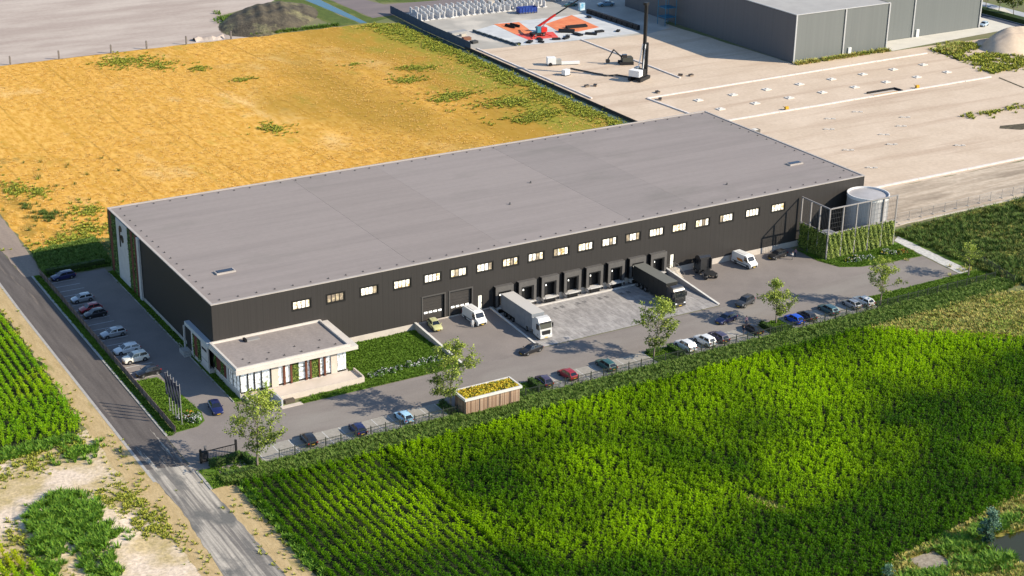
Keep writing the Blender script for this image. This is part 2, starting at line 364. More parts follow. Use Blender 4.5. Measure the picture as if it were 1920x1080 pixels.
sheet('hedge_bed', [(-14.4, -29.9), (-4.8, -29.9), (-4.8, -36), (-14.4, -36)], 0.028, G_grass)

# yard: drives, car park
yard = sheet('yard_paving', [(-12.6, 54.4), (-1.3, 54.4), (-1.3, -12), (5, -17.2), (52, -17.4), (90.8, -17.4), (90.8, 0), (121.5, 0), (121.4, -8.5), (123, -13.2), (127, -15.2),
      (133, -16.1), (141.7, -16.6), (141, -27.3), (116, -27.3), (116, -32.3), (-4.9, -32.3), (-4.9, -29.9), (-14.6, -29.9), (-14.6, -17.2), (-12.6, -16.8)], 0.040, G_asph)
sheet('drive_paving', [(-9, -27.2), (141, -27.2), (141.3, -18.2), (8, -18.2), (-4, -21)], 0.046, G_drive)
bays = []
for x0, x1 in ((-4.6, 26.2), (44.6, 66.4), (72.4, 90.8), (96.2, 115.8)):
    b = sheet('parking_bay_paving', rect(x0, -32.2, x1, -27.3), 0.050, G_bay)
    x = x0
    ln = MB().box(-0.05, -32.1, 0.05, 0.05, -27.4, 0.056).mesh('bay_line', G_white)
    k = int((x1 - x0) / 2.65)
    for i in range(k + 1): obj('bay_line', ln, b, (x0 + 0.1 + i * (x1 - x0 - 0.2) / k, 0, 0))
ln = MB().box(-12.4, -0.06, 0.044, -7.6, 0.06, 0.050).mesh('bay_line', G_white)
for i in range(21): obj('bay_line', ln, yard, (0, 4.2 + i * 2.5, 0))
sheet('west_bed', rect(-1.25, -11.6, -0.02, 52.2), 0.05, G_grass)
sheet('lawn', [(19.9, -15), (8.2, -15.4), (7.8, -17.1), (36.6, -17.1), (36.8, -0.05), (19.9, -0.05)], 0.05, G_grass)
sheet('lawn', [(122, -1.2), (121.7, -8.5), (123.2, -13.1), (127, -15.0), (133, -15.9), (141.6, -16.4), (142.6, -8.8), (141.2, -6.0), (123.5, -6.0)], 0.055, G_grass)
sheet('lawn', [(116.2, -32.4), (116.2, -27.4), (141, -27.4), (145, -27.2), (146.5, -29), (146.5, -32.4)], 0.05, G_grass)
sheet('flag_lawn', [(-12.8, 3.4), (-8.8, 3.4), (-7.6, -4), (-7.0, -12), (-7.6, -15.2), (-9.2, -16.6), (-12.8, -16.9)], 0.055, G_grass)
sheet('gravel_path', ragged([(142.8, -7.5), (145.4, -5.8), (144.3, -27.0), (141.3, -27.2)], 0.08, 1, 24), 0.05, mat('white_gravel', (0.60, 0.58, 0.54), (0.40, 0.39, 0.36), 1.6, 0.9, 0.8, 4.0))
sheet('east_grass', ragged([(145.3, -2.5), (150, -2.5), (149, -20), (147, -28), (144.8, -27)], 0.3, 1.5, 25), 0.03, G_grass)
sheet('foot_path', ragged([(110, -33.9), (143, -33.2), (143, -33.7), (110, -34.4)], 0.08, 1.5, 26), 0.034, G_verge)
for i, (x0, x1) in enumerate(((26.3, 28.0), (38.4, 44.5), (66.5, 72.3), (90.9, 96.1))):
    sheet('planter_bed', rect(x0, -32.3, x1, -27.6), 0.055, G_grass)
# kerbs
k = thing('kerb', 'pale concrete kerb line between the road and its grass verge', 'kerb'); k['kind'] = 'structure'
km = MB().box(-14.62, 0, 0.0, -14.25, 1.96, 0.13).mesh('kerb_stone', G_kerb)
for i in range(37): obj('kerb_stone', km, k, (0, -17.2 + i * 2.0, 0))
for i in range(3): obj('kerb_stone', km, k, (0, -36 + i * 2.0, 0))
k = thing('kerb', 'thin kerb edging the planting strip at the dark gable wall', 'kerb'); k['kind'] = 'structure'
km = MB().box(-1.38, 0, 0.04, -1.22, 2.96, 0.15).mesh('kerb_stone', G_kerb)
for i in range(21): obj('kerb_stone', km, k, (0, -11.4 + i * 3.0, 0))

# raised yard in front of the roller doors, with its two retaining walls
zr = lambda p: 0.05 + 0.95 * max(0.0, (p[1] + 17.4) / 17.4)
MB().prism([(37.25, -17.4), (52.0, -17.4), (52.0, -0.02), (37.25, -0.02)], 0.0, zr).build('raised_yard', G_asph)['kind'] = 'structure'
wm = mat('wall_concrete', (0.48, 0.45, 0.42), (0.40, 0.37, 0.35), 0.7, 0.85, 0.1, 5.0)
cpm = mat('coping_white', (0.66, 0.63, 0.58), (0.56, 0.54, 0.5), 0.8, 0.8)
def wedge(name, x0, x1, ya, yb, za, zb, label):
    t = thing(name, label, 'wall')
    zz = lambda p: za + (zb - za) * (p[1] - ya) / (yb - ya)
    MB().prism([(x0, ya), (x1, ya), (x1, yb), (x0, yb)], 0.0, zz).build('wall_body', wm, t)
    z2 = lambda p: zz(p) + 0.09
    MB().prism([(x0 - .04, ya - .04), (x1 + .04, ya - .04), (x1 + .04, yb), (x0 - .04, yb)], zz, z2).build('coping', cpm, t)
wedge('retaining_wall', 36.85, 37.2, -17.8, -0.05, 0.35, 1.35, 'low tapering retaining wall between the lawn and the raised yard')
wedge('retaining_wall', 52.02, 52.3, -16.2, -0.05, 0.15, 1.2, 'slim sloping wall beside the parked grey articulated lorry')
wedge('retaining_wall', 90.7, 91.05, -16.8, -0.05, 0.12, 1.5, 'tapering concrete ramp wall on the far side of the loading docks')

# dock apron of concrete slabs
ap = sheet('dock_apron', rect(52.3, -17.2, 90.68, -0.02), 0.045, mat('slab_joint', (0.16, 0.15, 0.14)))
am = [mat('apron_slab_%d' % i, c, tuple(v * 0.86 for v in c), 1.1, 0.85, 0.15, 5.0, stretch=(1.0, 1.0, 1), grain=2.5, col3=tuple(v * 1.16 for v in c), scale3=0.55, lo3=0.46, hi3=0.58, stretch3=(2.4, 0.7, 1), rot3=0.785, coord='World') for i, c in enumerate(((0.305, 0.285, 0.272), (0.28, 0.262, 0.25), (0.33, 0.31, 0.295)))]
rng = random.Random(5)
nx, ny = 20, 9; sx, sy = (90.66 - 52.32) / nx, 17.1 / ny
sm = [MB().box(0.015, 0.015, 0.046, sx - 0.015, sy - 0.015, 0.075).mesh('paving_slab', m) for m in am]
for i in range(nx):
    for j in range(ny):
        obj('paving_slab', sm[(i * 2 + j * 1 + rng.choice((0, 0, 0, 1, 2))) % 3], ap, (52.32 + i * sx, -17.15 + j * sy, rng.uniform(-0.004, 0.004)))
for i in range(8):
    for s in (-0.75, 0.75):
        gm = MB()
        for q in range(3): gm.box(54.7 + i * 4.85 + s - 0.35, -3.6 - q * 0.35, 0.0, 54.7 + i * 4.85 + s + 0.35, -3.45 - q * 0.35, 0.10)
        gm.build('wheel_guide', mat('guide_dark', (0.06, 0.06, 0.065), rough=0.6), ap)
# ------------------------------------------------------------------ leaves
def leaf_mesh(name, P, size, mats, seed=0, up=0.4, mi=None, aspect=0.6, face=None):
    rng = np.random.default_rng(seed); n = len(P)
    P = np.asarray(P, float)
    nrm = rng.normal(size=(n, 3)); nrm[:, 2] = np.abs(nrm[:, 2]) + up
    if face is not None: nrm += np.array(face) * 1.6
    nrm /= np.linalg.norm(nrm, axis=1)[:, None]
    t = np.cross(nrm, rng.normal(size=(n, 3))); t /= np.linalg.norm(t, axis=1)[:, None]
    b = np.cross(nrm, t)
    s = (rng.uniform(0.6, 1.3, n) * size)[:, None]
    V = np.stack([P - t * s * 0.5, P + b * s * aspect * 0.5 - nrm * s * .08, P + t * s * 0.5, P - b * s * aspect * 0.5 - nrm * s * .08], 1).reshape(-1, 3)
    me = bpy.data.meshes.new(name)
    me.vertices.add(4 * n); me.vertices.foreach_set('co', V.ravel())
    me.loops.add(4 * n); me.loops.foreach_set('vertex_index', np.arange(4 * n, dtype=np.int32))
    me.polygons.add(n); me.polygons.foreach_set('loop_start', np.arange(0, 4 * n, 4, dtype=np.int32)); 
    for m in (mats if isinstance(mats, (list, tuple)) else [mats]): me.materials.append(m)
    if isinstance(mats, (list, tuple)) and len(mats) > 1:
        idx = mi if mi is not None else rng.integers(0, len(mats), n)
        me.polygons.foreach_set('material_index', np.asarray(idx, dtype=np.int32))
    me.update(calc_edges=True); me.validate(); return me
IVY = [mat('ivy_light', (0.33, 0.38, 0.075), (0.25, 0.31, 0.05), 2.0, 0.6, transl=0.2), mat('ivy_mid', (0.20, 0.27, 0.04), rough=0.6, transl=0.2), mat('ivy_dark', (0.08, 0.13, 0.018), rough=0.6, transl=0.2)]
def ivy_panel(name, parent, o, ux, w, hgt, n, size=0.22, seed=0, depth=0.22, mats=IVY, nrm=(0, -1, 0)):
    rng = np.random.default_rng(seed)
    a, z = rng.uniform(0, w, n), rng.uniform(0, 1, n)
    top = hgt * (0.93 + 0.07 * np.sin(a * 3.1 + seed) * np.sin(a * 7.7))
    d = rng.uniform(0.02, depth, n) * (0.6 + 0.4 * np.sin(a * 5 + z * 9))
    P = np.array(o) + a[:, None] * np.array(ux) + (z * top)[:, None] * np.array((0, 0, 1)) + d[:, None] * np.array(nrm)
    me = leaf_mesh(name, P, size, mats, seed, up=0.3, face=nrm)
    return obj(name, me, parent)

def wall_holes(mb, x0, x1, z0, z1, holes, y=0.0, depth=0.3, m=0, mr=0):
    xs = sorted({x0, x1, *[h[0] for h in holes], *[h[1] for h in holes]}); zs = sorted({z0, z1, *[h[2] for h in holes], *[h[3] for h in holes]})
    for i in range(len(xs) - 1):
        for j in range(len(zs) - 1):
            cx, cz = (xs[i] + xs[i + 1]) / 2, (zs[j] + zs[j + 1]) / 2
            if any(h[0] < cx < h[1] and h[2] < cz < h[3] for h in holes): continue
            mb.face([(xs[i], y, zs[j]), (xs[i + 1], y, zs[j]), (xs[i + 1], y, zs[j + 1]), (xs[i], y, zs[j + 1])], m)
    for a, b, c, d in holes:
        q = y + depth
        mb.face([(a, y, c), (a, y, d), (a, q, d), (a, q, c)], mr); mb.face([(b, y, d), (b, y, c), (b, q, c), (b, q, d)], mr)
        mb.face([(a, y, d), (b, y, d), (b, q, d), (a, q, d)], mr); mb.face([(a, y, c), (a, q, c), (b, q, c), (b, y, c)], mr)
    return mb

# ------------------------------------------------------------------ warehouse
L, W, H = 140.0, 53.5, 12.3
dark_clad = mat('dark_cladding', (0.040, 0.036, 0.034), (0.034, 0.031, 0.029), 3.0, 0.55, 0.25, 2.0, stretch=(1.0, 1.0, 0.004), spec=0.25, bdist=0.04, bands=(0, 1.1, 0.05, 0.5))
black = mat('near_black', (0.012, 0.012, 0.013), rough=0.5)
frame_m = mat('window_frame_dark', (0.018, 0.017, 0.016), rough=0.45)
plinth_m = mat('plinth_concrete', (0.52, 0.46, 0.40), (0.45, 0.40, 0.35), 0.7, 0.85, 0.1, 4.0)
roof_m = [mat('roof_membrane_%d' % i, c, tuple(v * 0.88 for v in c), 0.30, 0.8, 0.05, 0.9, stretch=(0.06, 1.0, 1), lo=0.44, hi=0.66, col3=(c[0] * 0.80, c[1] * 0.82, c[2] * 0.80), scale3=0.10, lo3=0.56, hi3=0.74, stretch3=(0.35, 0.8, 1), grain=1.2, gamt=0.06, spec=0.25, bands=(1, 2.1, 0.10, 0.16))
          for i, c in enumerate(((0.278, 0.240, 0.222), (0.270, 0.233, 0.215), (0.280, 0.243, 0.226), (0.260, 0.227, 0.212), (0.274, 0.238, 0.222)))]
coping_m = mat('roof_coping', (0.43, 0.385, 0.35), (0.38, 0.34, 0.31), 0.5, 0.6)
wh = thing('warehouse', 'long dark warehouse with flat grey roof and loading docks', 'warehouse')
WX = [15.75, 22.0, 28.29, 34.62, 40.57, 45.77, 51.07, 56.36, 61.74, 67.1, 72.44, 77.73, 83.03, 88.41, 93.75, 99.18, 104.97, 111.39, 117.8]
DK = [54.7 + 4.85 * i for i in range(8)]
holes = [(x - 1.6, x + 1.6, 8.4, 9.9) for x in WX]
gates = [(38.55, 42.85), (43.95, 48.35)]
holes += [(a, b, 1.2, 5.75) for a, b in gates]
holes += [(49.65, 50.65, 1.2, 3.95), (91.9, 92.9, 1.2, 3.95)]
holes += [(x - 1.25, x + 1.25, 1.2, 4.1) for x in DK]
fw = MB(); wall_holes(fw, 0.0, L, 1.2, H - 0.12, holes, 0.0, 0.35, 0, 1)
fw.build('front_wall', [dark_clad, frame_m], wh)
MB().box(-0.06, -0.07, 0.0, 36.84, 0.1, 1.2).box(37.2, -0.07, 0.0, 52.0, 0.1, 1.2).box(52.3, -0.07, 0, 90.7, 0.1, 1.2).box(91.06, -0.07, 0.0, L + 0.06, 0.1, 1.2).build('plinth', plinth_m, wh)
MB().box(-0.05, 0.12, 0.0, 0.1, W, 0.75).build('plinth', mat('gable_plinth', (0.42, 0.38, 0.34), (0.36, 0.33, 0.30), 0.7, 0.85), wh)
MB().face([(0, W, 0.75), (0, 0.0, 0.75), (0, 0.0, H - .12), (0, W, H - .12)]).build('gable_wall', dark_clad, wh)
MB().face([(L, 0.0, 0), (L, W, 0), (L, W, H - .12), (L, 0.0, H - .12)]).build('gable_wall', dark_clad, wh)
MB().face([(L, W, 0), (0, W, 0), (0, W, H - .12), (L, W, H - .12)]).build('rear_wall', dark_clad, wh)
seams = [0.3, 37.2, 55.5, 83.0, 98.6, L - 0.3]
for i in range(5):
    MB().box(seams[i], 0.3, H - 0.4, seams[i + 1] - 0.03, W - 0.3, H - 0.12 + 0.006 * (i % 2)).build('roof_membrane', roof_m[i], wh)
cp = MB()
for a in ((-0.1, -0.1, L + 0.1, 0.34), (-0.1, W - 0.34, L + 0.1, W + 0.1)): cp.box(a[0], a[1], H - 0.13, a[2], a[3], H + 0.03)
for a in ((-0.1, 0.342, 0.34, W - 0.342), (L - 0.34, 0.342, L + 0.1, W - 0.342)): cp.box(a[0], a[1], H - 0.131, a[2], a[3], H + 0.028)
cp.build('parapet_coping', coping_m, wh)
an = MB().box(-0.13, -0.13, 0, 0.13, 0.13, 0.08).tube((0, 0, 0.08), (0, 0, 0.22), 0.06, n=6).mesh('roof_anchor', mat('anchor_dark', (0.07, 0.065, 0.065), rough=0.6))
for i in range(43):
    for yy in (1.5, W - 1.5): obj('roof_anchor', an, wh, (2.0 + i * 3.24, yy, H - 0.12))
for i in range(15):
    for xx in (1.5, L - 1.5): obj('roof_anchor', an, wh, (xx, 4.6 + i * 3.1, H - 0.12))
for x, y in ((77.9, 28.5), (67.7, 19.4), (111.8, 9.0)):
    MB().lathe(0, 0, [(0.26, 0), (0.2, 0.15), (0.1, 0.18), (0.1, 0.3), (0.15, 0.31), (0.15, 0.38), (0.01, 0.42)], 10).build('roof_vent', mat('vent_dark', (0.10, 0.095, 0.095)), wh, (x, y, H - 0.12))
for x, y in ((7.3, 12.6), (132.5, 13.0)):
    hk = MB().box(-1.7, -0.75, 0, 1.7, 0.75, 0.28).build('roof_hatch', coping_m, wh, (x, y, H - 0.12))
    MB().box(-1.45, -0.55, 0.28, 1.45, 0.55, 0.36).build('hatch_glazing', mat('hatch_glass', (0.03, 0.035, 0.05), rough=0.15, spec=0.6), hk)
# windows
panes = [mat('lit_pane_0', (0.95, 0.85, 0.66), (0.42, 0.27, 0.09), 2.4, 0.2, lo=0.44, hi=0.62, emit=0.5, coord='World'),
         mat('lit_pane_1', (1.0, 0.93, 0.80), (0.42, 0.32, 0.18), 2.8, 0.2, lo=0.48, hi=0.66, emit=0.55, coord='World'),
         mat('dim_pane', (0.20, 0.16, 0.12), (0.55, 0.45, 0.28), 1.4, 0.2, lo=0.45, hi=0.7, emit=0.35, coord='World')]
fr = MB()
for a in ((-1.6, -1.48), (1.48, 1.6)): fr.box(a[0], 0.05, -0.75, a[1], 0.2, 0.75)
for a in ((-0.75, -0.64), (0.64, 0.75)): fr.box(-1.48, 0.05, a[0], 1.48, 0.2, a[1])
for x in (-0.74, 0.0, 0.74): fr.box(x - 0.04, 0.06, -0.64, x + 0.04, 0.19, 0.64)
for a in ((-1.8, -1.603), (1.603, 1.8)): fr.box(a[0], -0.05, -0.95, a[1], -0.004, 0.95)
for a in ((-0.95, -0.753), (0.753, 0.95)): fr.box(-1.6, -0.05, a[0], 1.6, -0.004, a[1])
frm = fr.mesh('window', frame_m)
pm = [MB().face([(-0.345, 0.15, -0.64), (0.345, 0.15, -0.64), (0.345, 0.15, 0.64), (-0.345, 0.15, 0.64)]).mesh('pane', m) for m in panes]
rng = random.Random(3)
for i, x in enumerate(WX):
    w_ = obj('window', frm, wh, (x, 0, 9.15))
    for j, px in enumerate((-1.12, -0.37, 0.37, 1.12)):
        k = rng.choice((0, 0, 1, 1, 1, 2)) if i not in (1,) else 2
        obj('pane', pm[k], w_, (px, 0, 0))
# roller doors
for a, b in gates:
    dr = MB().box(a, 0.36, 1.2, b, 0.5, 5.75).build('roller_door', mat('door_dark', (0.035, 0.031, 0.029), rough=0.5), wh)
    sec = MB().box(a + 0.04, 0.32, 0, b - 0.04, 0.355, 0.52).mesh('door_section', mat('door_section', (0.048, 0.043, 0.040), rough=0.5))
    for k in range(8): obj('door_section', sec, dr, (0, 0, 1.24 + k * 0.56))
    vp = MB().box(-0.32, 0.29, -0.16, 0.32, 0.318, 0.16).mesh('door_light', mat('door_light', (0.95, 0.93, 0.88), emit=0.9))
    for k in range(4): obj('door_light', vp, dr, (a + 0.75 + k * (b - a - 1.5) / 3, 0, 2.65))
    MB().box(a - 0.25, -0.1, 1.21, a - 0.003, -0.005, 5.75).box(b + 0.003, -0.1, 1.21, b + 0.25, -0.005, 5.75).box(a - 0.25, -0.1, 5.753, b + 0.25, -0.005, 6.0).build('door_surround', mat('surround', (0.075, 0.07, 0.066), rough=0.5), wh)
for x in (49.65, 91.9):
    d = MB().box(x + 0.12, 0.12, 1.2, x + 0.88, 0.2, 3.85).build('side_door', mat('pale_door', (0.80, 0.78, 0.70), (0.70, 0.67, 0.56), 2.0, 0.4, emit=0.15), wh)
    MB().box(x + 0.02, 0.08, 1.2, x + 0.118, 0.22, 3.92).box(x + 0.882, 0.08, 1.2, x + 0.98, 0.22, 3.92).build('door_frame', frame_m, d)
    MB().box(x + 0.78, 0.05, 2.3, x + 0.84, 0.12, 2.5).build('door_handle', black, d)
# docks
shm = mat('dock_shelter', (0.105, 0.098, 0.092), (0.09, 0.084, 0.08), 1.5, 0.6)
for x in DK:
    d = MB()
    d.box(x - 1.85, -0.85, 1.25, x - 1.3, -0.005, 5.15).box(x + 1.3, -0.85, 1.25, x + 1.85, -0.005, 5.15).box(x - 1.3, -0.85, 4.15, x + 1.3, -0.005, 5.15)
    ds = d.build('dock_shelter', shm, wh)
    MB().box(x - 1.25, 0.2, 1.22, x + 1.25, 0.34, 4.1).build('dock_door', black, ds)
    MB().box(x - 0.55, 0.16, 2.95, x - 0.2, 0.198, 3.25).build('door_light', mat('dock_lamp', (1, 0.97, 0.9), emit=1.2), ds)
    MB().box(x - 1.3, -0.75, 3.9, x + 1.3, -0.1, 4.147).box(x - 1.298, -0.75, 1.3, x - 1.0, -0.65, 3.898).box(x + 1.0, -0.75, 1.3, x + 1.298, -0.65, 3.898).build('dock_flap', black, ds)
    MB().box(x - 1.9, -0.84, 1.2, x - 1.853, -0.005, 5.12).box(x + 1.853, -0.84, 1.2, x + 1.9, -0.005, 5.12).build('shelter_shade_side', black, ds)  # black slabs standing in for the shaded cheeks and their wall shadow
    MB().prism([(x - 1.15, -1.3), (x + 1.15, -1.3), (x + 1.4, -0.08), (x - 1.4, -0.08)], 1.0, 1.2).build('dock_leveller', mat('leveller_white', (0.58, 0.56, 0.53), (0.45, 0.43, 0.41), 1.0, 0.7), wh)
    MB().prism([(x - 1.0, -1.15), (x + 1.0, -1.15), (x + 1.2, -0.09), (x - 1.2, -0.09)], 0.1, 0.998).build('leveller_pit_shade', black, wh)  # solid black block painting the shade of the recess under the leveller
    for s in (-1.45, 1.45):
        MB().box(x + s - 0.2, -1.25, 0.45, x + s + 0.2, -0.08, 1.15).build('dock_buffer_post', mat('upstand_white', (0.56, 0.53, 0.49), (0.46, 0.43, 0.40), 1.0, 0.8), wh)
        MB().box(x + s - 0.12, -1.42, 0.55, x + s + 0.12, -1.252, 1.05).build('dock_bumper', black, wh)
MB().box(52.6, -1.75, 0.05, 90.6, -1.46, 0.32).build('dock_kerb', MATS['upstand_white'], wh)
# gable stripes and emblem
brown_m = mat('rust_panel', (0.13, 0.030, 0.018), (0.09, 0.022, 0.015), 2.0, 0.7)
white_p = mat('pale_panel', (0.50, 0.48, 0.46), (0.44, 0.42, 0.41), 0.8, 0.7)
GIVY = [mat('gable_ivy_0', (0.16, 0.26, 0.05), rough=0.7), mat('gable_ivy_1', (0.11, 0.20, 0.035), rough=0.7), mat('gable_ivy_2', (0.04, 0.075, 0.012), rough=0.7)]
green_b = mat('ivy_backing', (0.03, 0.05, 0.01))
for i, (y0, y1, kind) in enumerate(((52.5, 53.4, 'g'), (51.0, 52.5, 'b'), (48.3, 51.0, 'g'), (41.9, 48.3, 'w'), (40.2, 41.9, 'g'), (39.0, 40.2, 'b'), (37.8, 39.0, 'g'), (36.3, 37.8, 'b'), (35.2, 36.3, 'p'))):
    if kind == 'g':
        p = MB().box(-0.18, y0 + .01, 0.3, -0.055, y1 - .01, H - 0.25).build('green_wall_panel', green_b, wh)
        ivy_panel('ivy_leaves', p, (-0.18, y0, 0.3), (0, 1, 0), y1 - y0, H - 0.5, int(260 * (y1 - y0)), 0.3, 40 + i, 0.2, GIVY, (-1, 0, 0))
    else:
        nm = {'b': 'rust_panel', 'w': 'pale_panel', 'p': 'pale_pillar'}[kind]
        MB().box(-0.24 if kind != 'p' else -0.4, y0 + .01, 0.2, -0.052, y1 - .01, H - 0.2).build(nm, brown_m if kind == 'b' else white_p, wh)
em = MB()
def disc(mb, x, cy, cz, ry, rz_, n=14, m=0, t=0.08):
    mb.ring([[(x, cy + ry * math.cos(2 * math.pi * k / n), cz + rz_ * math.sin(2 * math.pi * k / n)) for k in range(n)], [(x - t, cy + ry * math.cos(2 * math.pi * k / n), cz + rz_ * math.sin(2 * math.pi * k / n)) for k in range(n)]], m)
disc(em, -0.245, 45.6, 10.7, 0.75, 0.6); disc(em, -0.245, 44.9, 8.9, 0.75, 0.75)
em.box(-0.325, 46.0, 7.0, -0.245, 46.5, 10.6); em.box(-0.325, 45.0, 9.0, -0.245, 46.0, 9.4)
em.build('wall_emblem', black, wh)

# ------------------------------------------------------------------ office annex
of = thing('office', 'low pale office annex with lit glazing and planted panels', 'office')
beige = mat('beige_render', (0.58, 0.50, 0.42), (0.52, 0.45, 0.38), 0.8, 0.85, 0.1, 5.0)
fascia = mat('fascia_pale', (0.60, 0.55, 0.49), (0.54, 0.49, 0.44), 0.6, 0.7)
oglass = [mat('office_glass_0', (0.80, 0.83, 0.84), (0.30, 0.31, 0.29), 2.2, 0.12, lo=0.46, hi=0.62, emit=0.14, coord='World'), mat('office_glass_1', (0.86, 0.86, 0.83), (0.42, 0.40, 0.32), 2.6, 0.12, lo=0.46, hi=0.64, emit=0.16, coord='World')]
wood = mat('rust_fin', (0.14, 0.050, 0.026), (0.10, 0.034, 0.02), 2.5, 0.6)
MB().box(0.0, -11.0, 0.0, 18.8, -0.08, 0.9).build('base_slab', mat('office_base', (0.50, 0.45, 0.40), (0.44, 0.40, 0.36), 0.7, 0.85), of)
MB().box(0.3, -10.8, 0.9, 18.5, -0.08, 1.0).build('floor', beige, of)
MB().box(18.62, -10.3, 0.9, 18.8, -0.08, 4.75).build('side_wall', beige, of)
MB().box(1.0, -10.2, 1.0, 18.3, -10.1, 4.7).build('inner_wall', mat('office_inner', (0.6, 0.58, 0.54), rough=0.9), of)
X = lambda z: (z - 415) / 1345 * 18.5 + 0.12
seq = [('g', 418, 500), ('m', 500, 515), ('g', 515, 582), ('m', 582, 597), ('g', 597, 672), ('m', 672, 684), ('g', 684, 786), ('m', 786, 800), ('b', 800, 884), ('g', 886, 945), ('r', 945, 972), ('g', 972, 1035), ('r', 1035, 1058),
       ('i', 1060, 1142), ('w', 1144, 1225), ('r', 1225, 1250), ('g', 1250, 1284), ('r', 1284, 1304), ('i', 1306, 1395), ('r', 1395, 1414), ('g', 1414, 1464), ('r', 1464, 1488), ('g', 1488, 1556), ('b', 1558, 1636), ('g', 1640, 1756)]
rng = random.Random(8)
for i, (kd, a, b) in enumerate(seq):
    a, b = X(a), X(b)
    if kd == 'g' or kd == 'w':
        g = MB().face([(a, -10.85, 1.15), (b, -10.85, 1.15), (b, -10.85, 4.72), (a, -10.85, 4.72)]).build('glazing', oglass[i % 2], of)
        MB().box(a, -10.95, 0.95, b, -10.8, 1.148).box(a, -10.92, 3.3 if kd == 'w' else 4.62, b, -10.86, 3.38 if kd == 'w' else 4.72).box(a, -10.9, 1.9 if kd == 'w' else 1.15, a + 0.05, -10.86, 4.6).build('glazing_bar', frame_m, g)
    elif kd == 'm': MB().box(a, -10.98, 0.9, b, -10.8, 4.74).build('mullion', frame_m, of)
    elif kd == 'b': MB().box(a, -11.05, 0.9, b, -10.7, 4.55).build('render_panel', beige, of)
    elif kd == 'r': MB().box(a, -11.15, 0.9, b, -10.8, 4.72).build('timber_fin', wood, of)
    else:
        p = MB().box(a, -10.95, 0.95, b, -10.8, 4.4).build('planted_panel', green_b, of)
        ivy_panel('ivy_leaves', p, (a, -10.95, 0.95), (1, 0, 0), b - a, 3.5, 330, 0.2, 70 + i, 0.2, IVY, (0, -1, 0))
# west side of the office
MB().box(-0.85, 0.12, 0.0, -0.07, 10.9, 0.8).build('base_slab', mat('office_base', (0.5, 0.45, 0.4)), of)
for i, (kd, y0, y1) in enumerate((('d', 8.4, 10.8), ('b', 7.7, 8.3), ('i', 6.9, 7.7), ('r', 5.4, 6.9), ('i', 4.2, 5.4), ('d', 3.7, 4.2), ('s', 0.6, 3.7), ('i', -0.6, 0.5), ('r', -2.6, -0.6), ('i', -3.9, -2.6), ('r', -4.9, -3.9), ('b', -6.0, -5.0), ('g', -7.4, -6.1), ('b', -7.8, -7.4), ('g', -10.7, -7.9))):
    x = -0.8 if y0 >= 0.5 else 0.15
    x2 = x + 0.18
    if kd == 'd': MB().box(x, y0, 0.8, x2, y1, 4.75).build('dark_panel', black, of)
    elif kd == 'b': MB().box(x - 0.06, y0, 0.8, x2, y1, 4.75).build('render_panel', white_p, of)
    elif kd == 'r': MB().box(x - 0.06, y0, 0.8, x2, y1, 4.75).build('timber_panel', brown_m, of)
    elif kd == 'i':
        p = MB().box(x, y0, 0.5, x2, y1, 4.75).build('planted_panel', green_b, of)
        ivy_panel('ivy_leaves', p, (x, y0, 0.4), (0, 1, 0), y1 - y0, 4.2, 240, 0.24, 90 + i, 0.25, GIVY, (-1, 0, 0))
    elif kd == 's':
        p = MB().box(x - 0.08, y0, 0.8, x2, y1, 4.75).build('sign_panel', white_p, of)
        MB().box(x - 0.12, y0 + 0.5, 3.55, x - 0.085, y1 - 0.4, 3.95).build('sign_band', black, p)
        MB().box(x - 0.10, y0 + 0.1, 1.9, x - 0.085, y1 - 0.1, 1.98).build('sign_joint', frame_m, p)
    else:
        g = MB().face([(x, y0, 1.1), (x, y1, 1.1), (x, y1, 4.72), (x, y0, 4.72)]).build('glazing', oglass[0], of)
        for q in range(3):
            yq = y0 + (y1 - y0) * q / 2
            MB().box(x - 0.05, yq - 0.05, 0.9, x - 0.005, yq + 0.05, 4.73).build('mullion', frame_m, g)
MB().box(0.02, -10.9, 0.9, 0.14, -0.1, 1.1).build('sill', fascia, of)
# roof
rf = MB().box(-0.9, -12.0, 4.78, 20.3, -0.07, 5.45).build('roof_slab', fascia, of)
MB().box(-0.95, -0.068, 4.78, -0.06, 11.1, 5.45).build('roof_wing', mat('wing_edge', (0.40, 0.43, 0.46), rough=0.6), of)
rr = MB()
for a in ((-0.75, -11.75, 19.0, -11.4), (-0.75, -0.4, 19.0, -0.09)): rr.box(a[0], a[1], 5.452, a[2], a[3], 5.85)
for a in ((-0.75, -11.4, -0.4, -0.4), (18.65, -11.4, 19.0, -0.4)): rr.box(a[0], a[1], 5.451, a[2], a[3], 5.848)
rr.build('roof_upstand', fascia, of)
MB().box(-0.39, -11.39, 5.452, 18.64, -0.41, 5.52).build('roof_membrane', mat('office_roof', (0.29, 0.252, 0.232), (0.255, 0.222, 0.206), 0.35, 0.8, 0.1, 1.0, stretch=(1.5, 0.3, 1), grain=2.0), of)
for i in range(6): obj('roof_anchor', an, of, (2.2 + i * 3.0, -10.0, 5.52))
for i in range(4): obj('roof_anchor', an, of, (1.8 + i * 4.6, -8.2 + i * 0.3, 5.50))
MB().box(5.0, -2.2, 5.521, 7.2, -1.3, 5.75).build('roof_unit', mat('unit_grey', (0.25, 0.24, 0.235)), of)
MB().box(4.6, -2.3, 5.521, 4.95, -1.2, 6.0).build('roof_unit', black, of)
